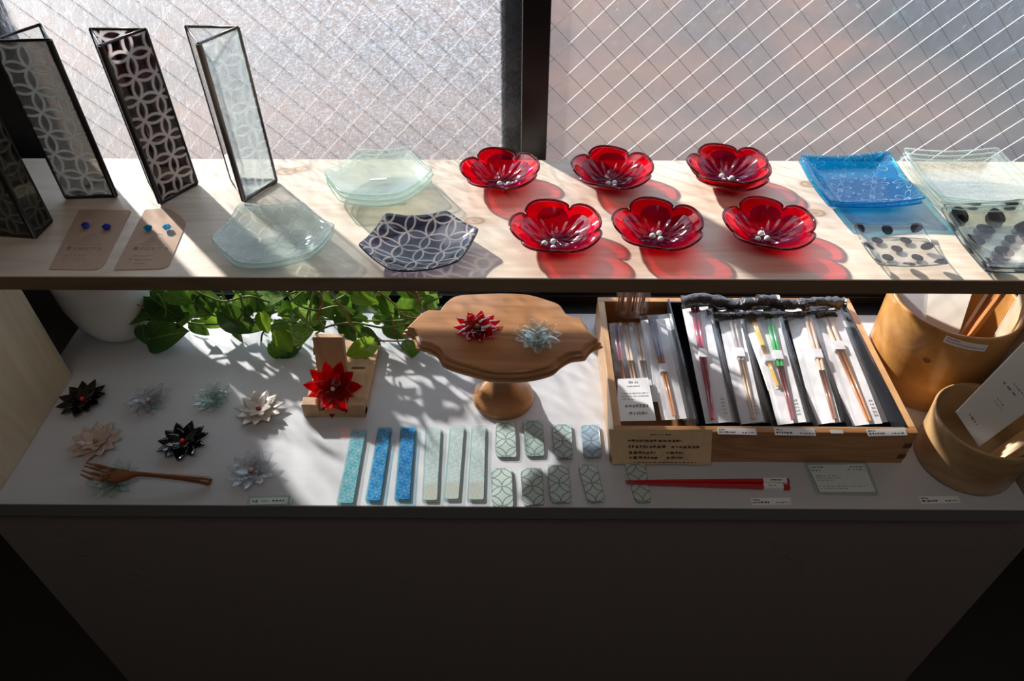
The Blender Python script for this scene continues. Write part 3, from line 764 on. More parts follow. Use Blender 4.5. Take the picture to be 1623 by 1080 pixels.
red_plate(881, 380, 104, 1.02, [(863, 386), (877, 383), (877, 393)], 'red glass flower plate in the front row with its beads off centre to the left')
red_plate(1040, 376, 94, 1.0, [(1034, 374), (1045, 370), (1047, 379)], 'red glass flower plate in the middle of the front row')
red_plate(1214, 375, 90, 1.0, [(1201, 379), (1206, 370), (1216, 378)], 'red glass flower plate at the right end of the front row')

# ---------------------------------------------------------------- lotus chopstick rests
def petal_mesh(name, L, W, th, m, curl=.25, cup=.25):
    nl, nw = 8, 4; V = []; F = []
    for side in (0, 1):
        for i in range(nl + 1):
            t = i / nl; wd = W * (math.sin(math.pi * min(1, t ** .72)) ** .8) * .5 if t < 1 else 0
            wd = max(wd, .0004)
            for j in range(nw + 1):
                s = j / nw * 2 - 1
                z = cup * abs(s) ** 2 * wd + curl * L * t * t + (th * (1 - .7 * abs(s)) * (1 - .5 * t) if side == 0 else 0)
                V.append((L * t, s * wd, z))
    n = (nl + 1) * (nw + 1)
    for side in (0, 1):
        for i in range(nl):
            for j in range(nw):
                a = side * n + i * (nw + 1) + j; F.append((a, a + nw + 1, a + nw + 2, a + 1)[::(1 if side == 0 else -1)])
    per = [i * (nw + 1) for i in range(nl + 1)] + [nl * (nw + 1) + j for j in range(1, nw + 1)] + [i * (nw + 1) + nw for i in range(nl - 1, -1, -1)] + [j for j in range(nw - 1, 0, -1)]
    for a, b in zip(per, per[1:] + per[:1]): F.append((a, a + n, b + n, b))
    return mesh(name, V, F, m, True)
PM = {}
def lotus(loc, rad, mname, bead, label, rot=0, tilt=(0, 0, 0), n_out=11, n_in=8, group='glass lotus flower chopstick rests'):
    if mname not in PM:
        PM[mname] = (petal_mesh('outer_petal', 1, .52, .07, M[mname], .06, .25), petal_mesh('inner_petal', .70, .44, .07, M[mname], .08, .25))
    root = empty('glass_flower', loc, tilt, label, 'chopstick rest', group)
    r = random.Random(label); S = rad * 1.10
    for i in range(n_out):
        o = obj('outer_petal', PM[mname][0], root, (0, 0, .002), (0, -R(10 + r.uniform(-3, 4)), rot + 2 * math.pi * i / n_out + r.uniform(-.04, .04))); o.scale = (S * r.uniform(.95, 1.04), S, S)
    for i in range(n_in):
        o = obj('inner_petal', PM[mname][1], root, (0, 0, .0045), (0, -R(22 + r.uniform(-3, 5)), rot + .25 + 2 * math.pi * i / n_in + r.uniform(-.05, .05))); o.scale = (S * r.uniform(.95, 1.04), S, S)
    if bead: obj('center_bead', BE[bead], root, (0, 0, .0105))
    return root
BE = {k: ball('center_bead', .0042, M[k]) for k in ('red_bead', 'dark_red_bead', 'gold_bead', 'peach_bead')}
def G(u, v, z=0.0): p = P(u, v, z + .006); p.z = z + .0004; return p
lotus(G(133, 635), .038, 'black_glass', 'red_bead', 'glossy black glass flower with red centre beside the left panel', .2, (R(4), R(-3), 0))
lotus(G(236, 637), .037, 'clear_flower', 'peach_bead', 'clear glass flower with peach centre between the black and aqua ones', .1)
lotus(G(337, 633), .033, 'aqua_flower', None, 'pale aqua glass flower in the back row, without a centre bead', .3)
lotus(G(411, 650), .038, 'stone_white', 'dark_red_bead', 'milky white glass flower with dark red centre', .3)
lotus(G(153, 702), .038, 'stone_pink', 'gold_bead', 'milky pink glass flower with amber centre above the wooden fork', .15)
lotus(G(290, 702), .038, 'black_glass', 'red_bead', 'glossy black glass flower with red centre above the fork handle', .35)
lotus(G(399, 748), .038, 'clear_flower', 'peach_bead', 'clear glass flower with peach centre above the small glass price tag', .25)
lotus(G(180, 763), .038, 'aqua_flower', None, 'pale green glass flower lying under the wooden fork', 0)

# ---------------------------------------------------------------- wooden fork
fz = .012
def fp(u, v, z): return P(u, v, z)
fc = P(230, 757, 0); fc.z = .0
fork = empty('wooden_fork', fc, label='brown wooden fork resting on the pale green glass flower', cat='fork')
def T3(pts): return [Vector(p) - fc for p in pts]
TM = [((136, 734), (152, 737.5), (168, 742), (183, 746)), ((133, 739), (150, 743), (166, 747), (181, 749)), ((129, 746), (146, 751), (162, 754), (177, 754)), ((127, 752), (143, 759), (158, 761), (176, 759))]
for pts in TM:
    zz = (.020, .013, .0125, .015)
    MB().tube(T3([fp(u, v, z) for (u, v), z in zip(pts, zz)]), [(.0010, .0009), (.0026, .0018), (.0031, .0022), (.0034, .0024)], n=10).build('tine', M['fork_wood'], fork, True)
MB().tube(T3([fp(170, 751.5, .0145), fp(180, 753.5, .015), fp(192, 755, .017), fp(205, 754.5, .020), fp(214, 752, .022), fp(224, 752, .0225), fp(250, 754, .021), fp(290, 757.5, .016), fp(318, 761, .011), fp(330, 763, .0085), fp(335, 763.5, .0075)]),
     [(.009, .0013), (.0125, .0022), (.0125, .0026), (.0085, .003), (.0048, .0032), (.0036, .0034), (.0036, .0034), (.0050, .0042), (.0062, .0055), (.0074, .0062), (.005, .004)], n=16).build('handle', M['fork_wood'], fork, True)

# ---------------------------------------------------------------- long bars, tiles, tags
def glass_rest(name, px, th, glass, layer, label, group, cat, rad=.0035, bend=.0, ins=.0026):
    q = [P(u, v, th) for u, v in px]; c = centroid(q); c.z = .0003
    q = [Vector((a.x - c.x, a.y - c.y)) for a in q]
    ax = ((q[0] + q[1]) - (q[2] + q[3])).normalized(); ang = math.atan2(ax.y, ax.x) - math.pi / 2
    rm = Matrix.Rotation(-ang, 2); q = [rm @ a for a in q]
    root = empty(name, c, (0, 0, ang), label, cat, group)
    L = max(abs(a.y) for a in q)
    zf = (lambda x, y: bend * (1 - (y / L) ** 2)) if bend else None
    mid = []
    for i in range(4):
        a, b = q[i], q[(i + 1) % 4]; mid += [a] 
    ol = rounded(q, rad)
    out = []
    for i in range(len(ol)):
        a = ol[i]; b = ol[(i + 1) % len(ol)]; k = max(1, int((b - a).length / .006))
        for j in range(k): out.append(a.lerp(b, j / k))
    slab_mb(out, 0, th, .0009, zf).build('glass_body', M[glass], root)
    inn = [Vector((p.x - math.copysign(min(ins, abs(p.x)), p.x), p.y - math.copysign(min(ins, abs(p.y)), p.y))) for p in out]
    slab_mb([p * .985 for p in out], .0002, .0007, .0001, zf).build('edge_light_sheet', M['rim_haze'], root)  # extra sheet whose pale margin imitates light-filled glass edges
    slab_mb(inn, th * .45, th * .62, .0001, zf).build('colour_layer', M[layer], root)
    return root
bars = [([(557, 680), (582, 680), (561, 799), (532, 798)], 'bar_glass', 'bar_aqua', 'long aqua glass bar, leftmost of the six bars'),
        ([(599, 677), (622, 677), (604, 795), (578, 794)], 'bar_glass_blue', 'bar_blue', 'long medium blue glass bar between the aqua and the deep blue bar'),
        ([(635, 675), (660, 675), (651, 793), (624, 792)], 'bar_glass_blue', 'bar_blue2', 'long deep blue glass bar, third of the six from the left'),
        ([(674, 677), (701, 677), (695, 794), (668, 794)], 'bar_glass', 'bar_frost', 'long frosted clear glass bar next to the deep blue bar'),
        ([(713, 674), (738, 674), (729, 792), (702, 792)], 'bar_glass', 'bar_frost', 'long frosted clear glass bar, middle of the three clear bars'),
        ([(747, 674), (772, 674), (769, 793), (739, 793)], 'bar_glass', 'bar_frost', 'long frosted clear glass bar next to the short patterned tiles')]
for px, g, l, lab in bars: glass_rest('glass_bar', px, .006, g, l, lab, 'long glass bars in a row', 'chopstick rest')
tiles = [([(785, 669), (817, 669), (819, 724), (785, 724)], 'tile_white', 'short pale glass tile with dark circle lines, back row, leftmost'),
         ([(829, 665), (861, 665), (863, 722), (832, 723)], 'tile_grey', 'short grey green glass tile with circle lines, back row, second from left'),
         ([(875, 672), (906, 671), (908, 726), (879, 727)], 'tile_light_grey', 'short light grey glass tile with circle lines, back row, third from left'),
         ([(920, 673), (950, 672), (954, 724), (925, 726)], 'tile_blue', 'short bluish glass tile with circle lines, back row, nearest the wooden tray'),
         ([(778, 741), (811, 741), (814, 803), (779, 803)], 'tile_white', 'short white glass tile with circle lines, front row, leftmost'),
         ([(824, 741), (859, 741), (863, 799), (829, 802)], 'tile_white', 'short white glass tile with circle lines, front row, second from left'),
         ([(867, 736), (900, 736), (906, 796), (873, 797)], 'tile_white', 'short white glass tile with circle lines, front row, third from left'),
         ([(916, 736), (946, 736), (959, 794), (932, 797)], 'tile_white', 'short white glass tile with circle lines, front row, fourth from left'),
         ([(990, 734), (1023, 733), (1033, 795), (1008, 797)], 'tile_white', 'short white glass tile under the tips of the red chopsticks')]
for px, l, lab in tiles: glass_rest('glass_tile', px, .0055, 'bar_glass', l, lab, 'short circle pattern glass tiles', 'chopstick rest', [.004, .004, .004, .010], bend=.0018 if px[0][0] != 990 else 0, ins=.0006)

q = [P(u, v, .007) for u, v in ((393, 787), (463, 784.5), (461, 801), (390, 803))]; c = centroid(q); c.z = .0003
tg = empty('glass_price_tag', c, label='small glass block with a price slip at the left front of the counter', cat='price tag')
slab_mb(rounded([(a.x - c.x, a.y - c.y) for a in q], .001), 0, .007, .0012).build('glass_block', M['tag_glass'], tg)
s_ = [P(u, v, .004) for u, v in ((397, 790), (457, 788), (455, 799), (396, 800))]
slab_mb([(a.x - c.x, a.y - c.y) for a in s_], .0028, .0032, .0001).build('price_slip', M['label'], tg)
for x in s_: x.z = .0036
marks('printed_text', s_, [(.06, .20, .5, .5, .05), (.30, .50, .5, .2, .05), (.58, .9, .5, .25, .06)], M['ink'], tg, c, 3)

q = [P(u, v, .006) for u, v in ((1274, 730), (1374, 730), (1394, 784), (1294, 782))]; c = centroid(q); c.z = .0004
tg = empty('glass_price_plate', c, label='square clear glass plate with a printed slip in front of the wooden tray', cat='price tag')
slab_mb(rounded([(a.x - c.x, a.y - c.y) for a in q], .004), 0, .006, .0012).build('glass_plate', M['tag_glass'], tg)
s_ = [P(u, v, .003) for u, v in ((1280, 737), (1370, 736), (1388, 780), (1300, 780))]
slab_mb([(a.x - c.x, a.y - c.y) for a in s_], .002, .0023, .0001).build('printed_slip', M['label'], tg)
for x in s_: x.z = .0027
marks('printed_text', s_, [(.03, .25, .10, .07, .05), (.72, .98, .10, .06, .05), (.03, .18, .22, .08, .05), (.66, .98, .20, .04, .06), (.05, .45, .42, .03, .08), (.05, .48, .50, .03, .06), (.05, .32, .58, .03, .06), (.03, .9, .80, .03, .06), (.03, .55, .88, .03, .06)], M['ink_soft'], tg, c, 4)
PR = [(.04, .22, .28, .22, .04), (.04, .45, .66, .3, .05), (.62, .95, .70, .18, .06)]
card('price_label', [(1190, 790), (1253, 789), (1254, 800), (1192, 801)], .001, .0008, M['label'], 'white paper price label below the red chopsticks', 'price label', .0003, rows=PR, seed=1)
card('price_label', [(1456, 787), (1519, 787), (1523, 797), (1461, 799)], .001, .0008, M['label'], 'white paper price label in front of the right wooden bowl', 'price label', .0003, rows=PR, seed=2)

# ---------------------------------------------------------------- red chopsticks
M['red_lacquer'] = plain('red_lacquer', (.50, .010, .018), .28, coat=.5)
def red_stick(tip, end, lab, w, l0, l1, sd_):
    a = P(tip[0], tip[1], .0085); b = P(end[0], end[1], .0045); c = (a + b) / 2; c.z = .0003
    root = empty('chopstick', c, label=lab, cat='chopsticks', group='red chopsticks')
    d = b - a
    MB().tube([a - c, a + d * .25 - c, a + d * .97 - c, b - c], [(.0011, .0011), (.0022, .002), (w, .0033), (w * .9, .003)], n=4).build('stick', M['red_lacquer'], root, bevel=.0006)
    p0 = a + d * l0 - c; p1 = a + d * l1 - c
    MB().bar(p0, p1, .0042, .0038).build('paper_band', M['label'], root)
    n = d.cross(Vector((0, 0, 1))).normalized() * .003
    qd = [a + d * l0 - n, a + d * l1 - n, a + d * l1 + n, a + d * l0 + n]
    marks('printed_text', [x + Vector((0, 0, .0039)) for x in qd], [(.3, .8, .5, .45, .08)] if sd_ == 1 else [(.25, .45, .5, .3, .05), (.55, .62, .5, .3, .05)], M['ink'], root, c, sd_)
red_stick((992, 763), (1250, 763.5), 'red lacquered chopstick lying on the far side of the pair, with a white paper band', .0036, .84, .985, 1)
red_stick((993, 766), (1251, 773), 'red lacquered chopstick lying nearest the front edge, with a white paper band', .0036, .84, .96, 2)

# ---------------------------------------------------------------- easel with red flower
ex, ey = -.303, .806
es = empty('wooden_stand', (ex, ey, 0), label='small wooden phone stand with slotted base and upright back board', cat='stand')
mb = MB(); hw = .052
# slotted base out of strips, two slots right of the back board
mb.box((-hw, 0, .0003), (hw, .100, .014)); mb.box((-hw, .100, .0003), (.012, .106, .014)); mb.box((.036, .100, .0003), (hw, .106, .014))
mb.box((-hw, .106, .0003), (hw, .126, .014)); mb.box((-hw, .126, .0003), (.012, .132, .014)); mb.box((.036, .126, .0003), (hw, .132, .014)); mb.box((-hw, .132, .0003), (hw, .175, .014))
mb.build('base_board', M['easel_base_wood'], es)
for x in (-.052, .024): MB().box((x, -.001, .0003), (x + .028, .018, .031)).build('stopper', M['easel_wood'], es, bevel=.0015)
MB().hexa([(-.040, .072, .0145), (.012, .072, .0145), (.012, .083, .0145), (-.040, .083, .0145)], [(-.040, .092, .098), (.012, .092, .098), (.012, .103, .096), (-.040, .103, .096)]).build('back_board', M['easel_wood'], es, bevel=.0012)
fl = lotus(Vector((-.306, .843, .032)), .046, 'red_flower', 'peach_bead', 'dark red glass flower leaning upright on the small wooden stand', .1, (R(50), 0, 0), 11, 8)

# ---------------------------------------------------------------- cake stand
BZ = .158
pts = [(683,207),(722,168),(752,140),(780,125),(838,127),(868,88),(915,58),(1000,50),(1130,46),(1250,52),(1345,78),(1398,100),(1425,140),(1460,156),(1500,160),(1522,205),(1550,235),(1579,261),(1530,283),(1500,318),(1440,326),(1392,352),(1350,385),(1260,408),(1170,415),(1080,412),(1000,392),(905,364),(862,345),(838,305),(795,280),(748,272),(738,240),(715,215)]
wp = [P(420 + a / 3.005, 450 + b / 3.005, BZ) for a, b in pts]
bc = centroid(wp); bc.x, bc.y = P(796, 524, BZ).x, .852
loop = [Vector((p.x - bc.x, p.y - bc.y)) for p in wp][::-1]
sharp = {(780,125),(838,127),(1425,140),(1500,160),(1579,261),(1500,318),(862,345),(795,280),(748,272),(683,207)}
sh_i = [pts[::-1][i] in sharp for i in range(len(pts))]
fine = []; n = len(loop)
for i in range(n):
    p0, p1, p2, p3 = loop[i - 1], loop[i], loop[(i + 1) % n], loop[(i + 2) % n]
    if sh_i[i]: p0 = p1
    if sh_i[(i + 1) % n]: p3 = p2
    for k in range(5):
        t = k / 5; fine.append(.5 * ((2 * p1) + (p2 - p0) * t + (2 * p0 - 5 * p1 + 4 * p2 - p3) * t * t + (3 * p1 - p0 - 3 * p2 + p3) * t ** 3))
cs = empty('cake_stand', (bc.x, .852, 0), label='wooden cake stand with a scalloped oval board on a turned foot', cat='stand')
prof = [(.0, BZ - .026), (.55, BZ - .026), (.90, BZ - .026), (.975, BZ - .0235), (1.025, BZ - .0195), (1.035, BZ - .0165), (1.03, BZ - .0155), (.99, BZ - .0148), (.99, BZ - .0132), (1.012, BZ - .0118), (1.004, BZ - .0088), (.966, BZ - .0070), (.964, BZ - .0055), (.976, BZ - .0042), (.970, BZ - .0016), (.952, BZ), (.0, BZ)]
prof = [(s_ / .957, z) for s_, z in prof]
V = []; F = []; N_ = len(fine)
for s_, z in prof[1:-1]:
    for p in fine: V.append((p.x * s_, p.y * s_, z))
for i in range(len(prof) - 3):
    for k in range(N_):
        a = i * N_ + k; b = i * N_ + (k + 1) % N_; F.append((a, b, b + N_, a + N_))
F.append(tuple(range(N_))[::-1]); F.append(tuple(range((len(prof) - 3) * N_, (len(prof) - 2) * N_)))
mb = MB(); mb.add(V, F); bo = mb.build('scalloped_board', M['stand_wood'], cs)
lathe([(.0515, .0004), (.0525, .003), (.0525, .008), (.050, .012), (.040, .022), (.026, .040), (.019, .060), (.0185, .085), (.022, .105), (.032, .122), (.045, .1335)]).build('turned_foot', M['stand_wood'], cs, True)
lotus(P(757, 520, BZ + .008) - Vector((0, 0, .0076)), .036, 'red_flower', 'gold_bead', 'bright red glass flower with amber centre on the cake stand', .3)
lotus(P(852, 535, BZ + .008) - Vector((0, 0, .0076)), .037, 'aqua_flower', None, 'clear glass flower on the right of the cake stand board', .1)

# ---------------------------------------------------------------- wooden tray
TX0, TX1, TY0, TY1, TZ, tw = .150, .612, .716, 1.036, .074, .012
tc = Vector(((TX0 + TX1) / 2, (TY0 + TY1) / 2, .0004))
tray = empty('wooden_tray', tc, label='shallow wooden box tray filled with packets of chopsticks', cat='tray')
def tb(a, b): return MB().box(Vector(a) - tc, Vector(b) - tc)
tb((TX0, TY0, .0005), (TX1, TY0 + tw, TZ)).build('front_board', M['tray_wood'], tray, bevel=.0008)
tb((TX0, TY1 - tw, .0005), (TX1, TY1, TZ)).build('back_board', M['tray_wood'], tray, bevel=.0008)
tb((TX0, TY0 + tw, .0005), (TX0 + tw, TY1 - tw, TZ)).build('side_board', M['tray_wood_y'], tray, bevel=.0008)
tb((TX1 - tw, TY0 + tw, .0005), (TX1, TY1 - tw, TZ)).build('side_board', M['tray_wood_y'], tray, bevel=.0008)
tb((TX0 + tw, TY0 + tw, .0008), (TX1 - tw, TY1 - tw, .006)).build('tray_floor', M['tray_wood'], tray)
M['joint'] = plain('dark_end_grain', (.10, .045, .02), .6)
for z in (.012, .038):    # finger joints at the right front corner
    tb((TX1 - tw, TY0 - .0003, z), (TX1 + .0003, TY0 + .002, z + .011)).build('finger_joint', M['joint'], tray)
# black divided insert
DX = [P(1101, 672, .062).x] + [P(u, 672, .062).x for u in (1174, 1224, 1296, 1348)] + [TX1 - tw - .006]
bi = empty('divided_box', Vector(((DX[0] + DX[-1]) / 2, tc.y, .0064)), label='black plastic divided box sitting inside the wooden tray', cat='box')
bl = bi.location
def bb(a, b): return MB().box(Vector(a) - bl, Vector(b) - bl)
YI0, YI1 = TY0 + tw + .001, TY1 - tw - .001
bb((DX[0] - .003, YI0, .0066), (DX[-1] + .004, YI1, .009)).build('box_floor', M['black_plastic'], bi)
bb((DX[0] - .003, YI0, .009), (DX[0], YI1, .082)).build('box_side', M['black_plastic'], bi)
bb((DX[-1] + .001, YI0, .009), (DX[-1] + .004, YI1, .076)).build('box_side', M['black_plastic'], bi)
bb((DX[0], YI0, .009), (DX[-1] + .001, YI0 + .003, .070)).build('box_front', M['black_plastic'], bi)
bb((DX[0], YI1 - .003, .009), (DX[-1] + .001, YI1, .076)).build('box_back', M['black_plastic'], bi)
for x in DX[1:-1]: bb((x, YI0 + .003, .009), (x + .0025, YI1 - .003, .058)).build('divider', M['black_plastic'], bi)

def packet(bk, fr, wb_, wf_, zb, zf, sticks, label, roll=.010, paper='paper', seed=0, text_at=None, film=True, band_t=.40, spread=1.0):
    """bk / fr: pixel of the back and front middle; zb / zf heights"""
    A = P(bk[0], bk[1], zb); B = P(fr[0], fr[1], zf); c = (A + B) / 2
    root = empty('chopstick_packet', c, label=label, cat='chopsticks', group='chopstick packets in the wooden tray')
    d = (B - A); side = Vector((1, 0, 0)); up = side.cross(-d).normalized()
    if up.z < 0: up = -up
    def q(t, s, h=0): # t 0 back 1 front, s -1..1
        w_ = (wb_ * (1 - t) + wf_ * t) * 1.10
        return A + d * t + side * s * w_ + Vector((0, 0, s * roll * .45)) + up * h - c
    def sheet(name, m, s0, s1, t0, t1, h0, h1, bow=0.0):
        mb = MB(); n_ = 6; V = []; F = []
        for hh in (h0, h1):
            for i in range(n_ + 1):
                for j in range(3):
                    t = t0 + (t1 - t0) * i / n_; s = s0 + (s1 - s0) * j / 2
                    V.append(q(t, s, hh + bow * math.sin(math.pi * t) * (1 - abs(s)) + .0008 * math.sin(9 * t + seed + 2 * s)))
        n2 = (n_ + 1) * 3
        for k in (0, 1):
            for i in range(n_):
                for j in range(2):
                    a = k * n2 + i * 3 + j; F.append((a, a + 3, a + 4, a + 1)[::(-1 if k else 1)])
        per = [i * 3 for i in range(n_ + 1)] + [n_ * 3 + 1, n_ * 3 + 2] + [i * 3 + 2 for i in range(n_ - 1, -1, -1)] + [1]
        for a, b in zip(per, per[1:] + per[:1]): F.append((a, b, b + n2, a + n2))
        mb.add(V, F); return mb.build(name, m, root, False)
    if paper: sheet('paper_insert', M[paper], -.88, .88, .015, .985, 0, .0006)
    if sticks:
        s0, m1, m2, tsplit = sticks
        for k, off in enumerate((-.0040, .0040)):
            def sp(t): return q(t, s0 + (text_at or 0) * t, .0045) + side * off * spread * (1 - .55 * t)
            pa = [sp(.03), sp(.03 + .94 * tsplit)]; pb = [sp(.03 + .94 * tsplit), sp(.97)]
            r0, r1 = .0039, .0015; rm = r0 + (r1 - r0) * tsplit
            MB().tube(pa, [(r0, r0 * .9), (rm, rm * .9)], n=6).tube(pb, [(rm, rm * .9), (r1, r1)], n=6)
            o = MB().tube(pa, [(r0, r0 * .9), (rm, rm * .9)], n=6).build('chopstick', M[m1], root, True)
            if m2 != m1: MB().tube(pb, [(rm, rm * .9), (r1, r1)], n=6).build('painted_tip', M[m2], o, True)
            else: MB().tube(pb, [(rm, rm * .9), (r1, r1)], n=6).build('tip', M[m2], o, True)
        sb = s0 + (text_at or 0) * band_t
        a0 = q(band_t, sb, .0045); a1 = q(band_t + .075, sb, .0045)
        MB().bar(a0, a1, .0068 * (1 if spread <= 1 else spread), .0037).build('paper_band', M['label'], root)
    if film: sheet('film_sleeve', M['clear_film'], -1, 1, 0, 1, .0088, .0091, .002)
    return root, c, q
M['magenta'] = plain('crimson_lacquer', (.42, .010, .055), .25, coat=.6)
M['greybrown'] = plain('grey_brown_lacquer', (.30, .25, .23), .3, coat=.4)
M['orange_brown'] = plain('orange_brown_wood', (.50, .20, .07), .35, coat=.3)
M['yellow'] = plain('yellow_lacquer', (.75, .42, .03), .3, coat=.4)
M['green'] = plain('green_lacquer', (.02, .33, .06), .25, coat=.6)
M['maroon'] = plain('maroon_lacquer', (.20, .025, .03), .3, coat=.5)
M['beige'] = plain('beige_wood', (.62, .44, .31), .4)
M['slate'] = plain('slate_purple_lacquer', (.14, .10, .20), .3, coat=.4)
M['brown'] = plain('brown_lacquer', (.26, .10, .05), .3, coat=.4)
ZB, ZFr = .070, .052
# lower packets first: plain stacks under the top ones
for k, (bu, fu, wd, nm) in enumerate(((1100, 1146, .024, 'crimson'), (1150, 1199, .018, 'grey brown'), (1205, 1262, .024, 'green'), (1262, 1322, .020, 'beige'), (1303, 1385, .026, 'orange brown'))):
    for j in range(2):
        packet((bu + 5 + 4 * j, 489), (fu + 6 + 3 * j, 674), wd * .95, wd * .85, ZB - .013 - .012 * j, ZFr - .013 - .012 * j, None,
               'white packet under the %s chopsticks, %s in its slot' % (nm, 'second from the top' if j == 0 else 'lowest'), .006, seed=k + j * 9)
MARK = [(.3, .7, .12, .03, .2), (.3, .7, .22, .03, .2), (.3, .7, .32, .03, .2), (.3, .7, .42, .03, .2)]
def side_text(pk, seed, s0=.35, s1=.75, t0=.80, t1=.95):
    root, c, q = pk
    quad = [q(t0, s0) + c, q(t0, s1) + c, q(t1, s1) + c, q(t1, s0) + c]
    marks('printed_text', quad, [(.2, .8, y, .08, .3) for y in (.1, .28, .46, .64, .82)], M['ink_soft'], root, c, seed, .0016)
a = packet((1101, 486), (1140, 674), .0235, .021, ZB + .002, ZFr, (-.05, 'magenta', 'magenta', .5), 'packet of crimson chopsticks with a white band, leftmost in the black box', .008, band_t=.41, text_at=-.35, seed=1); side_text(a, 1)
a = packet((1152, 489), (1193, 674), .019, .018, ZB, ZFr, (.2, 'greybrown', 'beige', .5), 'packet of grey brown chopsticks, second slot of the black box', .010, band_t=.40, text_at=-.1, seed=2); side_text(a, 2)
packet((1181, 490), (1228, 620), .010, .010, ZB + .002, ZFr + .004, (.45, 'yellow', 'yellow', .5), 'slim packet showing yellow chopstick ends beside the green pair', .006, seed=3, band_t=.62, spread=.5)
a = packet((1206, 489), (1256, 675), .026, .022, ZB + .004, ZFr, (.30, 'green', 'maroon', .55), 'packet of green chopsticks with maroon tips in the middle of the black box', .009, band_t=.42, text_at=-.25, seed=4); side_text(a, 4)
a = packet((1262, 487), (1313, 675), .021, .019, ZB + .002, ZFr, (.55, 'beige', 'brown', .6), 'packet of beige chopsticks with brown tips, fourth slot of the black box', .010, band_t=.42, seed=5, text_at=-.1)
a = packet((1302, 489), (1376, 677), .027, .023, ZB + .003, ZFr, (-.02, 'beige', 'orange_brown', .36), 'packet of thick tan and orange brown chopsticks, rightmost in the black box', .010, band_t=.33, text_at=.12, spread=1.3, seed=6); side_text(a, 6, .5, .85)
# left compartment
packet((1053, 504), (1093, 668), .012, .010, .060, .050, None, 'plain white packet beside the black divider in the left compartment', .008, seed=7)
packet((1034, 505), (1069, 668), .022, .020, .072, .056, (-.10, 'slate', 'orange_brown', .42), 'packet of slate and orange chopsticks in the left compartment', .006, band_t=.50, seed=8, text_at=.1, spread=.9)
packet((976, 518), (992, 640), .012, .012, .062, .054, (0, 'maroon', 'brown', .5), 'packet of dark brown chopsticks against the left side of the tray', .002, paper=None, seed=9, band_t=.75)
packet((989, 517), (1010, 640), .013, .013, .066, .056, (0, 'beige', 'beige', .5), 'packet of pale wood chopsticks second from the left side of the tray', .002, paper=None, seed=10, band_t=.75)
packet((1008, 517), (1030, 640), .015, .013, .066, .056, (0, 'beige', 'greybrown', .5), 'packet of light grey wood chopsticks behind the printed card', .002, paper='paper', seed=11, band_t=.75)
q = [P(u, v, z) for u, v, z in ((979, 601, .073), (1027, 599, .073), (1040, 667, .066), (978, 668, .066))]; c = centroid(q)
o = MB().hexa([x - c - Vector((0, 0, .0006)) for x in q[::-1]], [x - c for x in q[::-1]]).build('printed_card', M['label'], None, loc=c)
tag(o, 'white printed card lying on the packets at the left of the tray', 'card')
marks('printed_text', q, [(.35, .48, .10, .07, .05), (.54, .64, .10, .07, .05), (.30, .68, .19, .03, .05), (.12, .92, .36, .02, .06), (.12, .92, .43, .02, .06), (.12, .5, .50, .02, .06), (.22, .85, .66, .08, .07), (.32, .80, .83, .07, .07)], M['ink_soft'], o, c, 8)
# clear bag of sticks at the back left of the tray
bg0 = Vector((.208, 1.004, .064))
bag = empty('stick_bag', bg0, label='clear bag of brown wooden sticks at the back left of the tray', cat='bag')
r = random.Random(3)
for i in range(11):
    x = -.024 + .0047 * i; y = r.uniform(-.008, .006)
    MB().bar((x, y, .001), (x + .001 + r.uniform(-.003, .003), y + .012, .115), .0019, .0019, (0, 1, 0), 6).build('stick', M[('orange_brown', 'stick_wood', 'brown', 'beige')[i % 4]], bag)
mb = MB(); V = []; F = []
for i in range(7):
    for k in range(24):
        a = 2 * math.pi * k / 24; rr = 1 + .08 * math.sin(3 * a + i) ; V.append((.030 * math.cos(a) * rr, .015 * math.sin(a) * rr + .002 * i, -.001 + .020 * i))
for i in range(6):
    for k in range(24): a = i * 24 + k; b = i * 24 + (k + 1) % 24; F.append((a, b, b + 24, a + 24))
F.append(tuple(range(24))[::-1]); mb.add(V, F); mb.build('clear_film', M['clear_film'], bag, True)
# black wrapped bundles at the back of the black box
for i, (x0, x1, y, z, rr, lab) in enumerate(((.300, .470, 1.008, .088, .012, 'crumpled black plastic roll at the back left of the black box'), (.430, .590, 1.003, .091, .012, 'crumpled black plastic roll at the back right of the black box'), (.34, .57, .982, .081, .008, 'thin dark plastic wrap in front of the black rolls'))):
    path = []; rad = []; n_ = 22; r = random.Random(i)
    for k in range(n_ + 1):
        t = k / n_; path.append(Vector((x0 + (x1 - x0) * t, y + .004 * math.sin(7 * t + i), z + .004 * math.sin(9 * t + 2 * i)))); rad.append((rr * r.uniform(.6, 1.2), rr * r.uniform(.5, .95)))
    c = path[n_ // 2].copy()
    o = MB().tube([p - c for p in path], rad, n=12).build('plastic_wrap', M['black_wrap'] if i < 2 else M['black_wrap'], None, True, loc=c); tag(o, lab, 'wrapping')
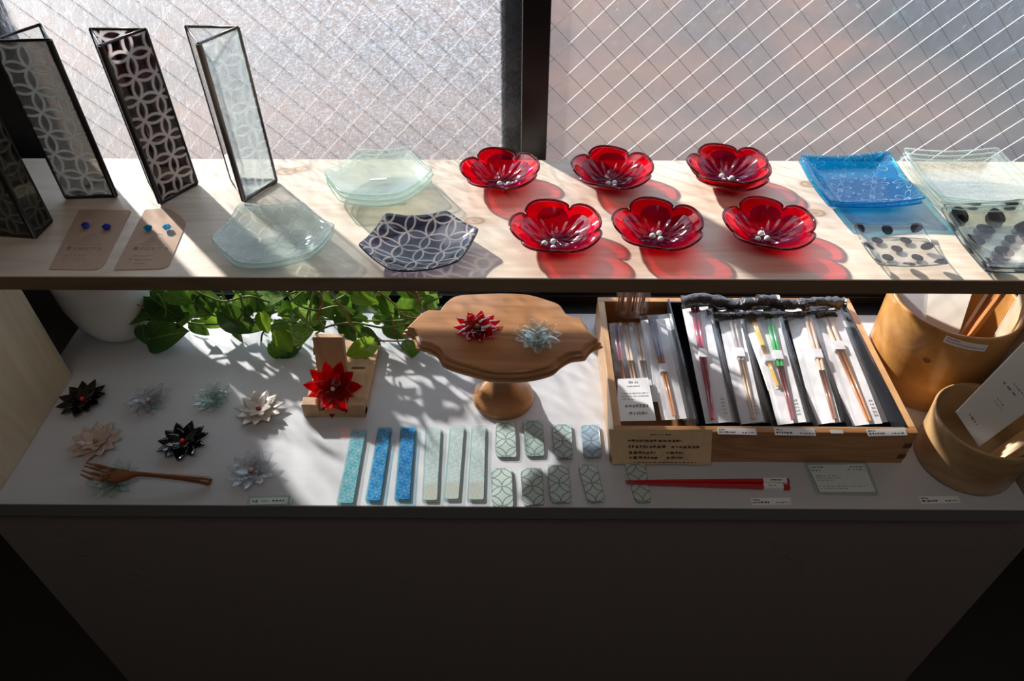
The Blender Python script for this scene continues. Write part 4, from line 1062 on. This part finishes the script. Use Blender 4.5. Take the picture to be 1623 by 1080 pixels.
# kraft price paper on the tray front
kq = [Vector((P(963, 668, .082).x, TY0 - .0035, .084)), Vector((P(1125, 668, .082).x, TY0 - .0035, .0835)), Vector((P(1124, 731, .0).x, TY0 - .0075, .004)), Vector((P(969, 731, 0).x, TY0 - .0075, .004))]
c = centroid(kq); V = []; F = []; nx, ny = 14, 7
for k in (0, 1):
    for j in range(ny + 1):
        for i in range(nx + 1):
            x, y = i / nx, j / ny; p = kq[0] * (1 - x) * (1 - y) + kq[1] * x * (1 - y) + kq[2] * x * y + kq[3] * (1 - x) * y
            V.append(p - c + Vector((0, -.0012 * math.sin(11 * x + 1) * math.sin(3 * y + .5) - .0006 * k, 0)))
n2 = (nx + 1) * (ny + 1)
for k in (0, 1):
    for j in range(ny):
        for i in range(nx):
            a = k * n2 + j * (nx + 1) + i; F.append((a, a + nx + 1, a + nx + 2, a + 1)[::(1 if k else -1)])
kp = MB().add(V, F).build('kraft_price_paper', M['kraft2'], None, True, loc=c); tag(kp, 'crumpled brown kraft paper with handwritten prices on the tray front', 'price label')
def vmarks(name, quad, rows, m, parent, off, seed, lift): # lifted towards the viewer
    qd = [x + Vector((0, -lift, 0)) for x in quad]; return marks(name, qd, rows, m, parent, off, seed, 0)
vmarks('printed_text', kq, [(.40, .60, .10, .03, .03), (.18, .70, .27, .07, .03), (.18, .55, .44, .08, .03), (.60, .88, .44, .07, .03), (.18, .44, .61, .08, .03), (.55, .72, .61, .07, .03), (.18, .46, .76, .08, .03), (.55, .72, .76, .07, .03), (.22, .85, .90, .03, .03)], M['ink'], kp, c, 9, .0032)
# price labels on the tray rim
for i, (u0, v0, u1, v1, hh, lab) in enumerate(((1136, 680, 1197, 688, .009, 'white price label left of the middle on the tray front rim'), (1226, 681, 1290, 690, .0105, 'white price label in the middle of the tray front rim'), (1316, 685, 1336, 689, .005, 'tiny blank white sticker on the tray front rim'), (1374, 687, 1437, 684, .010, 'white price label at the right end of the tray front rim'))):
    x0 = P(u0, v0, TZ).x; x1 = P(u1, v0, TZ).x; c = Vector(((x0 + x1) / 2, TY0 + .002, TZ + .0009)); dx = (x1 - x0) / 2
    o = MB().box((-dx, -hh * .72, -.0002), (dx, hh * .5, .0002)).build('price_label', M['label'], None, loc=c, rot=(R(12), 0, R(2.5 if i == 3 else -1))); tag(o, lab, 'price label')
    if i != 2: marks('printed_text', [(-dx, hh * .5, 0), (dx, hh * .5, 0), (dx, -hh * .72, 0), (-dx, -hh * .72, 0)], PR, M['ink'], o, Vector(), 20 + i)

# ---------------------------------------------------------------- wooden bowls
def bowl(cx, cy, r0, r1, H, t, mat, label):
    root = empty('wooden_bowl', (cx, cy, 0), label=label, cat='bowl')
    pr = [(r0 - .003, .0004), (r0, .004)] + [(r0 + (r1 - r0) * k / 6, .004 + (H - .006) * k / 6) for k in range(1, 7)] + [(r1 - .001, H), (r1 - t + .001, H), (r1 - t, H - .003)] + [(r1 - t + (r0 - r1) * k / 6, H - .003 - (H - .012) * k / 6) for k in range(1, 7)]
    lathe(pr, 72).build('bowl_body', mat, root, True, bevel=0)
    return root
B1 = bowl(.716, .915, .0955, .100, .176, .006, M['bowl_wood'], 'large orange brown wooden bowl behind, holding envelopes and chopsticks')
knot = MB(); 
lathe([(.0, 0), (.006, 0), (.006, .0006), (.004, .0012), (.0, .0012)], 20)
M['knot'] = plain('dark_knot_wood', (.20, .085, .03), .5)
kd = Vector((-.72, -1, 0)).normalized()
kk = MB(); n_ = 20; V = []; F = []
for k in range(n_):
    a = 2 * math.pi * k / n_
    for (rr, hh) in ((.0062, .0000), (.0054, .0012), (.0036, .0006)):
        side = Vector((-kd.y, kd.x, 0)); V.append(side * math.cos(a) * rr + Vector((0, 0, 1)) * math.sin(a) * rr * .85 + kd * hh)
for k in range(n_):
    a = k * 3; b = ((k + 1) % n_) * 3; F += [(a, b, b + 1, a + 1), (a + 1, b + 1, b + 2, a + 2)]
F.append(tuple(k * 3 + 2 for k in range(n_)))
kk.add(V, F).build('knot', M['knot'], B1, True, loc=kd * .0978 + Vector((0, 0, .112)))
B2 = bowl(.712, .724, .072, .0765, .098, .0045, M['bowl2_wood'], 'pale wooden bowl in front, holding a printed white envelope')
# price label on the rim of the large bowl
la = Vector((.716 - .716, 0, 0))
a0, a1 = R(-122), R(-86)
q4 = []
for ang, zt, zb in ((a0, .172, .160), (a1, .166, .153)):
    d = Vector((math.cos(ang), math.sin(ang), 0)) * .1018; q4.append((d + Vector((0, 0, zt)), d + Vector((0, 0, zb))))
quad = [q4[0][0], q4[1][0], q4[1][1], q4[0][1]]; ce = centroid(quad)
V = []; F = []
for i in range(9):
    t = i / 8; ang = a0 + (a1 - a0) * t; d = Vector((math.cos(ang), math.sin(ang), 0))
    for z in (.172 - .006 * t, .158 - .006 * t): V.append(d * .1009 + Vector((0, 0, z)))
for i in range(8): F.append((2 * i, 2 * i + 1, 2 * i + 3, 2 * i + 2))
lb = MB().add(V, F).build('price_label', M['label'], None, True, loc=(.716, .915, 0)); tag(lb, 'white price label stuck on the rim of the large bowl', 'price label')
V = []; F = []; r = random.Random(5); ang = a0 + .03
while ang < a1 - .04:
    w_ = r.uniform(.015, .03); row = (ang - a0) / (a1 - a0); z0 = .165 - .006 * row
    for (zz, ok) in ((z0 + .0035, row < .3), (z0 - .002, True)):
        if ok:
            n0 = len(V)
            for an in (ang, ang + w_):
                for dz in (.0011, -.0011): V.append(Vector((math.cos(an), math.sin(an), 0)) * .1013 + Vector((0, 0, zz + dz)))
            F.append((n0, n0 + 1, n0 + 3, n0 + 2))
    ang += w_ + .012
MB().add(V, F).build('printed_text', M['ink_red'], lb)

def envelope(name, bl, br, tl, tr, th, m, label, rows=(), ink='ink_soft', cat='envelope', seed=0):
    q = [Vector(x) for x in (tl, tr, br, bl)]; c = centroid(q)
    nrm = (q[1] - q[0]).cross(q[3] - q[0]).normalized()
    if nrm.dot(Vector((0, 0, CH)) - c) < 0: nrm = -nrm
    if th == 0: o = MB().add([x - c for x in q], [(0, 3, 2, 1)]).build(name, m, None, loc=c)
    else: o = MB().hexa([x - c - nrm * th for x in q], [x - c for x in q]).build(name, m, None, loc=c, bevel=.0008)
    tag(o, label, cat)
    if rows:
        marks('printed_text', [x + nrm * .0006 for x in q], rows, M[ink], o, c, seed, 0)
    return o
# envelope in the front bowl: leans to the right on the rim
def PX(u, v, Y):
    d = CR @ Vector(((u - 811.5) / FPX, (540 - v) / FPX, -1)); t = Y / d.y; return Vector((d.x * t, Y, CH + d.z * t))
tl, tr_ = PX(1633, 533, .775), PX(1700, 600, .740)
bl_ = PX(1515, 654, .738)
pn = (tr_ - tl).cross(bl_ - tl); rd_ = PX(1552, 709, 1.0) - Vector((0, 0, CH)); br_ = Vector((0, 0, CH)) + rd_ * ((tl - Vector((0, 0, CH))).dot(pn) / rd_.dot(pn))
e1 = envelope('envelope', bl_, br_, tl, tr_, .003, M['sleeve_paper'], 'white paper sleeve with small print leaning in the front bowl',
   [(.40, .72, .40, .014, .06), (.25, .60, .46, .022, .1), (.40, .62, .60, .010, .05), (.40, .62, .635, .010, .05), (.25, .55, .90, .022, .08)], seed=3)
for i in range(6):
    a = Vector((.700 + .006 * i, .668 + .008 * i, .012)); b = a + Vector((.115, .030 + .003 * i, .118 - .003 * i))
    o = MB().bar(a, b, .0036, .0032, (0, 1, 0), 4).build('chopstick', M['stick_wood'], None, bevel=.0006)
    tag(o, 'plain wooden chopstick leaning under the white sleeve in the front bowl', 'chopsticks', 'plain chopsticks in the front bowl')
envelope('envelope', (.655, .90, .02), (.70, .88, .02), PX(1422, 430, .950), PX(1478, 400, .930), 0, M['paper_lit'], 'white paper envelope standing at the left in the large bowl')
envelope('envelope', (.705, .885, .02), (.745, .885, .02), PX(1468, 440, .925), PX(1555, 420, .925), 0, M['paper_lit_cream'], 'cream paper envelope in the middle of the large bowl')
for i, (a, b) in enumerate((((.715, .870, .02), PX(1580, 448, .90)), ((.728, .880, .02), PX(1606, 442, .91)))):
    o = MB().bar(a, b, .0042, .004, (0, 1, 0), 4).build('chopstick', M['orange_brown'], None, bevel=.0006)
    tag(o, ('brown wooden chopstick nearest the cream envelope in the large bowl', 'brown wooden chopstick on the right in the large bowl')[i], 'chopsticks')

# ---------------------------------------------------------------- pothos in a white pot
pc = Vector((-.742, 1.028, .0004))
plant = empty('potted_plant', pc, label='trailing pothos with green and lime leaves in a round white pot', cat='plant')
pot = lathe([(.040, 0), (.046, .002), (.060, .020), (.074, .05), (.082, .09), (.0845, .14), (.083, .165), (.078, .165), (.078, .150), (.0, .150)][:9] + [(.070, .150), (.01, .150)], 64).build('pot', M['white_glaze'], plant, True)
lathe([(.074, .150), (.06, .157), (.02, .160)], 32).build('soil', M['soil'], plant)
def leaf_mat(name, base, var, thr, tr=.45):
    m, nt, out = new_mat(name); N = NT(nt); b = N.n('BsdfPrincipled'); v = N.coord('UV', (4, 14, 1))
    o = N.sep(N.coord('UV'))
    msk = N.ramp(N.noise(v, 1.2, 3, .6, .8), [(thr, 0.), (thr + .06, 1.)])
    c = N.mixc(msk, base, var)
    rib = N.math('LESS_THAN', N.math('ABSOLUTE', o[1]), .035); c = N.mixc(N.math('MULTIPLY', rib, .6), c, (.35, .50, .12))
    N.l(c, b.inputs['Base Color']); b.inputs['Roughness'].default_value = .3; b.inputs['Coat Weight'].default_value = .25
    t = N.n('BsdfTranslucent'); N.l(N.mixc(.4, c, (.28, .45, .03)), t.inputs[0])
    N.l(N.mixs(tr, b.outputs[0], t.outputs[0]), out.inputs[0]); return m
LM = [leaf_mat('dark_green_leaf', (.018, .085, .020), (.10, .24, .03), .62, .25), leaf_mat('green_leaf', (.045, .17, .025), (.30, .42, .05), .56, .4), leaf_mat('lime_leaf', (.24, .40, .035), (.07, .22, .03), .60, .5), leaf_mat('variegated_leaf', (.10, .26, .05), (.52, .58, .22), .52, .45)]
def leaf_mesh(m, seed):
    r = random.Random(seed); nl, nw = 9, 6; V = []; F = []; U = []; fold = r.uniform(.15, .45); droop = r.uniform(.10, .35); tw = r.uniform(-.3, .3)
    for i in range(nl + 1):
        t = i / nl
        wd = .36 * (math.sin(math.pi * t ** .62) ** .75) if 0 < t < 1 else .002
        if i == 0: wd = .10
        for j in range(nw + 1):
            s = j / nw * 2 - 1
            x = t - (.10 * abs(s) if t < .25 else 0) * (1 - t * 4 if t < .25 else 0)
            V.append((x, s * wd, fold * abs(s) * wd - droop * t * t + tw * s * t * .1 + .015 * math.sin(8 * t + s * 3 + seed))); U.append((t, s))
    for i in range(nl):
        for j in range(nw): a = i * (nw + 1) + j; F.append((a, a + nw + 1, a + nw + 2, a + 1))
    return mesh('leaf', V, F, m, True, U)
LMS = [[leaf_mesh(m, 10 * i + k) for k in range(4)] for i, m in enumerate(LM)]
def leaf(base, tip, kind, nrm, k=0):
    d = tip - base; L = d.length; x = d.normalized(); z = Vector(nrm); z = (z - x * z.dot(x)).normalized(); y = z.cross(x)
    mat_ = Matrix((x, y, z)).transposed().to_4x4(); o = bpy.data.objects.new('leaf', LMS[kind][k % 4]); link(o, plant)
    mat_.translation = base - pc; o.matrix_local = mat_ @ Matrix.Diagonal((L, L, L, 1)); return o
hero = [((190, 487), (248, 490), 1, 1.0), ((238, 470), (290, 512), 0, 1.0), ((225, 516), (228, 548), 0, .975), ((238, 538), (284, 524), 0, .985), ((352, 494), (408, 528), 0, .985),
        ((372, 515), (378, 545), 0, .98), ((415, 496), (424, 530), 2, .98), ((452, 478), (456, 522), 1, 1.0), ((440, 524), (462, 560), 2, .965), ((462, 534), (492, 524), 3, .97),
        ((592, 541), (548, 566), 2, .93), ((500, 470), (530, 505), 1, 1.0), ((532, 500), (574, 506), 0, .99), ((506, 505), (470, 490), 3, .98), ((545, 510), (560, 545), 0, .97),
        ((640, 556), (664, 549), 1, .97), ((330, 470), (318, 512), 0, 1.02), ((290, 480), (330, 500), 3, 1.02), ((395, 470), (388, 508), 0, 1.0), ((600, 470), (622, 505), 1, 1.0),
        ((655, 470), (640, 520), 1, 1.01), ((420, 470), (450, 466), 3, 1.0), ((515, 540), (495, 560), 0, .96), ((470, 552), (440, 566), 0, .965), ((560, 466), (595, 478), 2, 1.0), ((610, 515), (655, 530), 0, .99), ((572, 526), (600, 545), 0, .98),
        ((430, 545), (455, 575), 1, .96), ((300, 500), (275, 520), 1, 1.0), ((265, 463), (300, 478), 1, .99)]
for i, (a, b, kd_, Y) in enumerate(hero):
    leaf(PX(*a, Y), PX(*b, Y - .022), kd_, (rnd.uniform(-.4, .4), -.6, rnd.uniform(.4, .9)), i)
for i in range(150):
    u = rnd.uniform(185, 700); v = rnd.uniform(395, 512) if i % 3 else rnd.uniform(455, 520); Y = rnd.uniform(1.0, 1.075)
    b = PX(u, v, Y)
    if b.z < .02 or b.z > .27: continue
    L = rnd.uniform(.028, .055); a = rnd.uniform(-2.6, -.2)
    t = b + Vector((math.cos(a) * L, rnd.uniform(-.6, .2) * L, math.sin(a) * L * .8))
    if t.z < .014: t.z = .016
    leaf(b, t, rnd.choice((0, 0, 0, 0, 1, 1, 2, 3)), (rnd.uniform(-.6, .6), -.7, rnd.uniform(.2, .9)), i)
for i in range(14):
    a = rnd.uniform(0, 6.28); b = pc + Vector((.03 * math.cos(a), .02 * math.sin(a), .17)); L = rnd.uniform(.05, .065)
    t = b + Vector((math.cos(a) * L, max(-.04, math.sin(a) * L * .6) , rnd.uniform(0, .045))); t.y = min(t.y, 1.10)
    leaf(b, t, rnd.choice((0, 1, 1, 2)), (0, -.3, 1), i)
M['vine'] = plain('green_vine_stem', (.22, .30, .06), .45, trans=.2); M['vine_brown'] = plain('reddish_vine_stem', (.32, .13, .06), .5)
def smooth_path(pts, k=6):
    out = []; n = len(pts)
    for i in range(n - 1):
        p0 = pts[max(i - 1, 0)]; p1 = pts[i]; p2 = pts[i + 1]; p3 = pts[min(i + 2, n - 1)]
        for j in range(k):
            t = j / k; out.append(.5 * ((2 * p1) + (p2 - p0) * t + (2 * p0 - 5 * p1 + 4 * p2 - p3) * t * t + (3 * p1 - p0 - 3 * p2 + p3) * t ** 3))
    out.append(pts[-1]); return out
vines = [([(120, 430), (160, 455), (195, 478), (240, 492), (300, 512), (360, 513), (430, 498), (480, 462)], 1.0, 0), ([(190, 470), (234, 492), (238, 508), (228, 520)], .985, 1),
         ([(414, 541), (418, 526), (440, 512), (470, 512), (492, 522)], .975, 0), ([(500, 455), (486, 505), (480, 540), (470, 560), (445, 580)], .965, 0), ([(520, 462), (545, 490), (562, 520), (578, 535), (594, 538)], .96, 1),
         ([(440, 500), (500, 505), (560, 508), (640, 508), (690, 492)], .99, 0), ([(590, 540), (630, 541), (665, 538), (690, 520)], .965, 1), ([(560, 455), (600, 480), (650, 492), (700, 470)], 1.0, 0),
         ([(400, 455), (420, 480), (450, 490), (520, 480), (560, 460)], 1.01, 0), ([(280, 460), (320, 490), (345, 500), (350, 470)], 1.0, 0), ([(620, 500), (632, 545), (650, 552)], .975, 1), ([(350, 455), (362, 500), (352, 515)], 1.0, 0), ([(640, 458), (662, 475), (690, 512)], 1.0, 1)]
vines += [([(530, 475), (546, 496), (560, 520), (588, 541)], .95, 0), ([(380, 466), (385, 495), (372, 514)], .975, 0), ([(600, 462), (622, 480), (640, 500), (672, 506)], .97, 1), ([(250, 466), (262, 488), (258, 512), (240, 530)], .985, 0),
          ([(455, 462), (470, 482), (500, 492), (535, 486), (560, 500)], .96, 0), ([(310, 462), (352, 478), (395, 470), (430, 478), (470, 462)], .985, 0), ([(660, 462), (668, 490), (656, 520), (664, 545)], .965, 1), ([(500, 530), (520, 518), (560, 512), (610, 520), (650, 512)], .96, 0), ([(505, 462), (512, 480), (504, 500), (512, 520)], .955, 1)]
for pts_, Y, k in vines:
    path = [p - pc for p in smooth_path([PX(u, v, Y) for u, v in pts_])]
    for p in path: p.z = max(p.z, .002)
    MB().tube(path, .0019 if k == 0 else .0014, n=7).build('vine', M['vine_brown' if k else 'vine'], plant, True)
